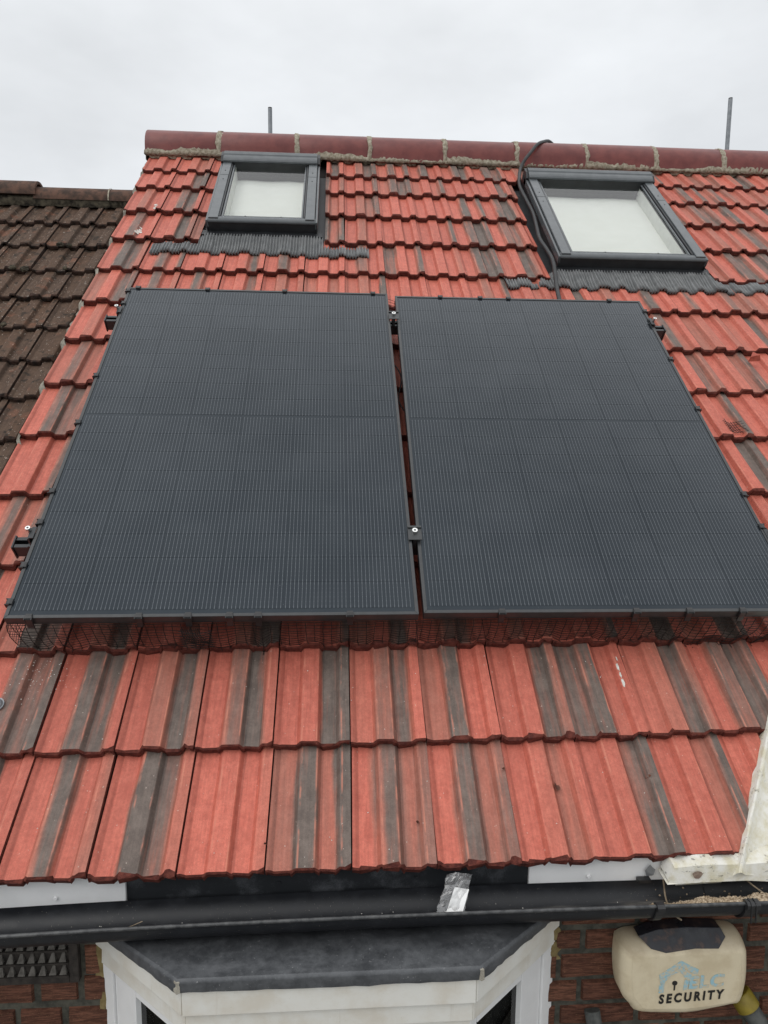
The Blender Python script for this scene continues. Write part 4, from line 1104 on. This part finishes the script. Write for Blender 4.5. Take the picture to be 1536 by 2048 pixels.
# ------------------------------------------------------------------ clear bag lying in the gutter
bagE = empty('plastic_bag', (.315, -.02, -.10), 'small clear plastic bag with a white slip, lying in the black gutter', 'bag')
def bag_surface(off, seed):
    r_ = random.Random(seed); rows = []
    A, B, C_, D = Vector((.264, -.060, -.089)), Vector((.330, -.062, -.094)), Vector((.362, .012, -.030)), Vector((.305, .012, -.034))
    for i in range(13):
        t_ = i / 12; row = []
        for j in range(9):
            s_ = j / 8; p = A.lerp(D, t_).lerp(B.lerp(C_, t_), s_)
            e_ = math.sin(math.pi * s_) * math.sin(math.pi * t_)
            p += Vector((r_.gauss(0, .0014), 0, 0)) + Vector((0, -.6, .75)) * (off * e_ + r_.gauss(0, .0018) + .002 * math.sin(7 * s_ + 9 * t_ + seed))
            if t_ > .9: p.z += .005 * (1 - abs(s_ - .3) * 2)
            row.append(tuple(p))
        rows.append(row)
    return rows
put('film', MB().grid(bag_surface(.010, 1), 0, False).grid(bag_surface(-.001, 2), 0, False), M_BAG, bagE)
P0 = [Vector((.290, -.058, -.082)), Vector((.326, -.062, -.088)), Vector((.352, -.016, -.052)), Vector((.318, -.014, -.046))]
put('paper_slip', MB().add([tuple(p) for p in P0] + [tuple(p + Vector((0, .0008, -.0012))) for p in P0], [(0, 1, 2, 3), (7, 6, 5, 4), (0, 4, 5, 1), (2, 6, 7, 3)]), M_PAPER, bagE)
put('seal_strip', MB().tube([(.264, -.0625, -.089), (.330, -.0655, -.0935)], .0016, 6), M_BAG, bagE)

# ------------------------------------------------------------------ scaffold poles beyond the ridge
for (x, zt, r_, lab) in ((-.622, 4.02, .0205, 'short upright steel pole tip showing above the ridge near the smaller roof window'), (3.99, 4.275, .0205, 'long upright steel pole showing above the ridge near the larger roof window')):
    p = MB().tube([(x, 5.75, -5.2), (x, 5.75, zt)], r_, 14)
    o = tag(put('steel_pole', p, M_GALV), lab, 'pole', 'steel poles standing behind the house')
    put('pole_cap', MB().tube([(x, 5.75, zt + .0002), (x, 5.75, zt + .008)], r_ * .96, 14), M_VENT, o)
# padded tube ends under the alarm box
def padded(pts_, r_, ring, lab):
    o = tag(put('padded_tube', MB().tube(pts_, r_, 20), M_RUBBER), lab, 'tube', 'padded tube ends against the wall')
    if ring:
        a, b_ = Vector(pts_[0]), Vector(pts_[1]); d = (b_ - a).normalized()
        put('collar', MB().tube([tuple(a - d * .012), tuple(a - d * .010), tuple(a + d * .028)], [r_ * 1.1, r_ * 1.22, r_ * 1.25], 20).tube([tuple(a + d * .0281), tuple(a + d * .030)], [r_ * 1.25, r_ * 1.12], 20), M_YELLOW, o)
    return o
padded([(.694, .052, -.452), (.700, .020, -.52), (.712, -.06, -.70), (.75, -.25, -1.3)], .020, False, 'plain grey rubber tube end against the bricks below the alarm box')
padded([(1.080, .035, -.418), (1.108, .010, -.462), (1.19, -.06, -.60), (1.4, -.25, -.98)], .024, True, 'grey rubber tube with a yellow collar beside the lower corner of the alarm box')

# ------------------------------------------------------------------ small things
# grit in the gutter: nobody could count it
gr = MB(); rr = random.Random(41)
base_ico = bmesh.new(); bmesh.ops.create_icosphere(base_ico, subdivisions=1, radius=1); IV = [v_.co.copy() for v_ in base_ico.verts]; IF = [tuple(v_.index for v_ in f_.verts) for f_ in base_ico.faces]; base_ico.free()
def gpt(x, y):
    t_ = max(0, min(1, (y + .075) / .11)); a = math.acos(max(-1, min(1, 1 - 2 * t_))); return gz(x) - .050 * math.sin(a) - .014 * t_
def heapf(x, y): return (.042 * max(0, min(1, (x - .72) / .22)) + .004 * math.sin(x * 37) + .003 * math.sin(x * 91)) * max(0, 1 - ((y + .042) / .036) ** 2)
for i in range(1500):
    x = min(1.35, .80 + abs(rr.gauss(0, .16))) if rr.random() < .8 else rr.uniform(.95, 1.3)
    y = rr.uniform(-.062, .004) if rr.random() < .8 else rr.uniform(-.06, .03)
    heap = heapf(x, y)
    if rr.random() > .25 + .75 * (1 if -.065 < y < -.005 else .12): continue
    s_ = rr.uniform(.0012, .0032); c_ = Vector((x, y, gpt(x, y) + s_ * .5 + heap * (1 if rr.random() < .8 else rr.random())))
    rot = Matrix.Rotation(rr.uniform(0, 6), 3, 'X') @ Matrix.Rotation(rr.uniform(0, 6), 3, 'Z')
    gr.add([c_ + rot @ Vector((q.x * s_ * 1.4, q.y * s_, q.z * s_ * .7)) for q in IV], IF)
rows = []
for i in range(40):
    x = .74 + .7 * i / 39; row = []
    for j in range(9):
        y = -.074 + .092 * j / 8; row.append((x, y, gpt(x, y) + .0006 + heapf(x, y) + rr.gauss(0, .0006)))
    rows.append(row)
gr.grid(rows, 0, True)
tag(put('grit', gr, M_GRIT), 'pale grit and silt lying in the gutter near its outlet end', 'grit', kind='stuff')
sc = MB()
for i in range(170):
    x = rr.uniform(-.75, .75); y = rr.uniform(-.06, .03); s_ = rr.uniform(.0006, .0016); c_ = Vector((x, y, gpt(x, y) + s_ * .5))
    sc.add([c_ + q * s_ for q in IV], IF)
for i in range(160):
    if rr.random() < .65: u, v = rr.gauss(-.80, .05), rr.gauss(.545, .05)
    else: u, v = rr.uniform(-.86, .9), rr.uniform(.02, .6)
    k = 1 if .31 < v < .6 else (0 if v < .29 else None)
    if k is None: continue
    s_ = rr.uniform(.0007, .0019); c_ = rw(u, v, prof_z((u - U0) / CW) - math.tan(TILT) * (v - course_v(k, u)) + s_ * .3); sc.add([c_ + q * s_ for q in IV], IF)
tag(put('mortar_crumbs', sc, M_DROP), 'white mortar crumbs scattered over the lower tiles and the gutter', 'crumbs', kind='stuff')
def twig(pts_, r_, lab):
    tag(put('twig', MB().tube(smooth(pts_, 5), r_, 6), M_TWIG), lab, 'twig')
twig([(.846, .026, -.075), (.840, -.005, -.105), (.842, -.035, -.118), (.852, -.060, -.118)], .0022, 'thin dry stem hanging from the white flashing into the gutter')
twig([(1.035, .010, -.060), (1.06, -.02, -.075), (1.09, -.045, -.085), (1.15, -.06, -.08)], .0020, 'long dry twig slanting over the grit at the gutter outlet end')
twig([(-.470, -.045, -.108), (-.44, -.035, -.105), (-.405, -.02, -.100)], .0011, 'tiny pale straw in the gutter below the end of the white fascia board')
def surf(u, v, k, dn=0): return rw(u, v, prof_z((u - U0) / CW) - math.tan(TILT) * (v - course_v(k, u)) + dn)
def splat(u, v, k, w_, h_, seed, lab):
    r_ = random.Random(seed); b = MB(); n_ = 14
    for q in range(4):
        du, dv = r_.uniform(-.3, .3) * w_, (q - 1.5) * h_ * .5; sc_ = r_.uniform(.4, 1)
        ring = [(u + du + w_ * .5 * sc_ * math.cos(a) * r_.uniform(.6, 1.2), v + dv + h_ * .35 * sc_ * math.sin(a) * r_.uniform(.6, 1.2)) for a in [i * 2 * math.pi / n_ for i in range(n_)]]
        b.add([surf(u + du, v + dv, k, .0032)] + [surf(x, y, k, .0012) for x, y in ring], [(0, 1 + i, 1 + (i + 1) % n_) for i in range(n_)], 0, True)
    tag(put('bird_dropping', b, M_DROP), lab, 'bird dropping', 'white bird droppings on the red tiles')
splat(.868, .515, 1, .010, .055, 1, 'long white bird dropping just below the mesh skirt of the solar panels')
splat(-.985, 3.47, 11, .03, .04, 2, 'white bird dropping on the third course left of the smaller roof window')
splat(-1.02, 3.18, 10, .03, .05, 3, 'white bird dropping on the fourth course left of the smaller roof window')
def leaf(u, v, k, s_, lab, name='dead_leaf', mat=None):
    r_ = random.Random(int(u * 1000)); b = MB(); n_ = 9; a0 = r_.uniform(0, 6)
    ring = []
    for i in range(n_):
        a = a0 + 2 * math.pi * i / n_; q = s_ * (.55 + .45 * abs(math.cos(a * 1.0 - a0))) * r_.uniform(.75, 1.15); ring.append(surf(u + q * math.cos(a), v + q * math.sin(a), k, .004 + .006 * r_.random()))
    b.add([surf(u, v, k, .003)] + ring, [(0, 1 + i, 1 + (i + 1) % n_) for i in range(n_)])
    tag(put(name, b, mat or M_LEAF), lab, 'leaf')
leaf(.61, .185, 0, .011, 'largest curled brown leaf scrap, in the middle of an eaves tile')
leaf(.477, .232, 0, .005, 'small brown leaf scrap nearest the overlap of the eaves course')
leaf(.858, .205, 0, .006, 'brown leaf scrap on the eaves course closest to the white flashing')
leaf(.24, .105, 0, .005, 'small dark leaf scrap low on the eaves course near the middle')
leaf(-.13, .06, 0, .004, 'tiny dark leaf scrap low on an all red eaves tile')
# broken corner of a tile and an offcut of mesh on the right hand courses
fr_ = MB(); c0 = surf(1.915, 2.070, 6, .002); fr_.hexa([rw(1.885, 2.05, .0), rw(1.945, 2.055, .0), rw(1.925, 2.09, .0)], [rw(1.89, 2.055, .022), rw(1.935, 2.065, .026), rw(1.92, 2.10, .018)])
tag(put('tile_fragment', fr_, M_FRAG), 'broken wedge of red tile resting on the courses right of the solar panels', 'tile fragment')
of = MB()
for i in range(6):
    u = 1.615 + .011 * i; of.tube([surf(u, 1.645, 5, .008), surf(u + .006, 1.60, 5, .004), surf(u + .010, 1.565, 5, .010)], .0011, 4)
for i in range(5):
    v = 1.635 - .016 * i; of.tube([surf(1.605, v, 5, .007), surf(1.64, v, 5, .006), surf(1.685, v - .004, 5, .008)], .0011, 4)
tag(put('mesh_offcut', of, M_WIRE), 'small offcut of black wire mesh lying on tiles right of the solar panels', 'wire mesh')
dm = MB(); rows = []
for i in range(6):
    a = i / 5 * math.pi / 2; rows.append([(.016 * math.cos(a) * math.cos(t_), .016 * math.cos(a) * math.sin(t_), .012 * math.sin(a)) for t_ in [2 * math.pi * q / 16 for q in range(17)]])
dm.grid(rows, 0, True); dm.tube([(0, 0, -.004), (0, 0, .0005)], .019, 16)
tag(put('metal_stud', dm, M_GALV, None, ROOF @ T((-.872, .436, .000))), 'domed grey metal stud on a tile at the left edge of the photo', 'stud')
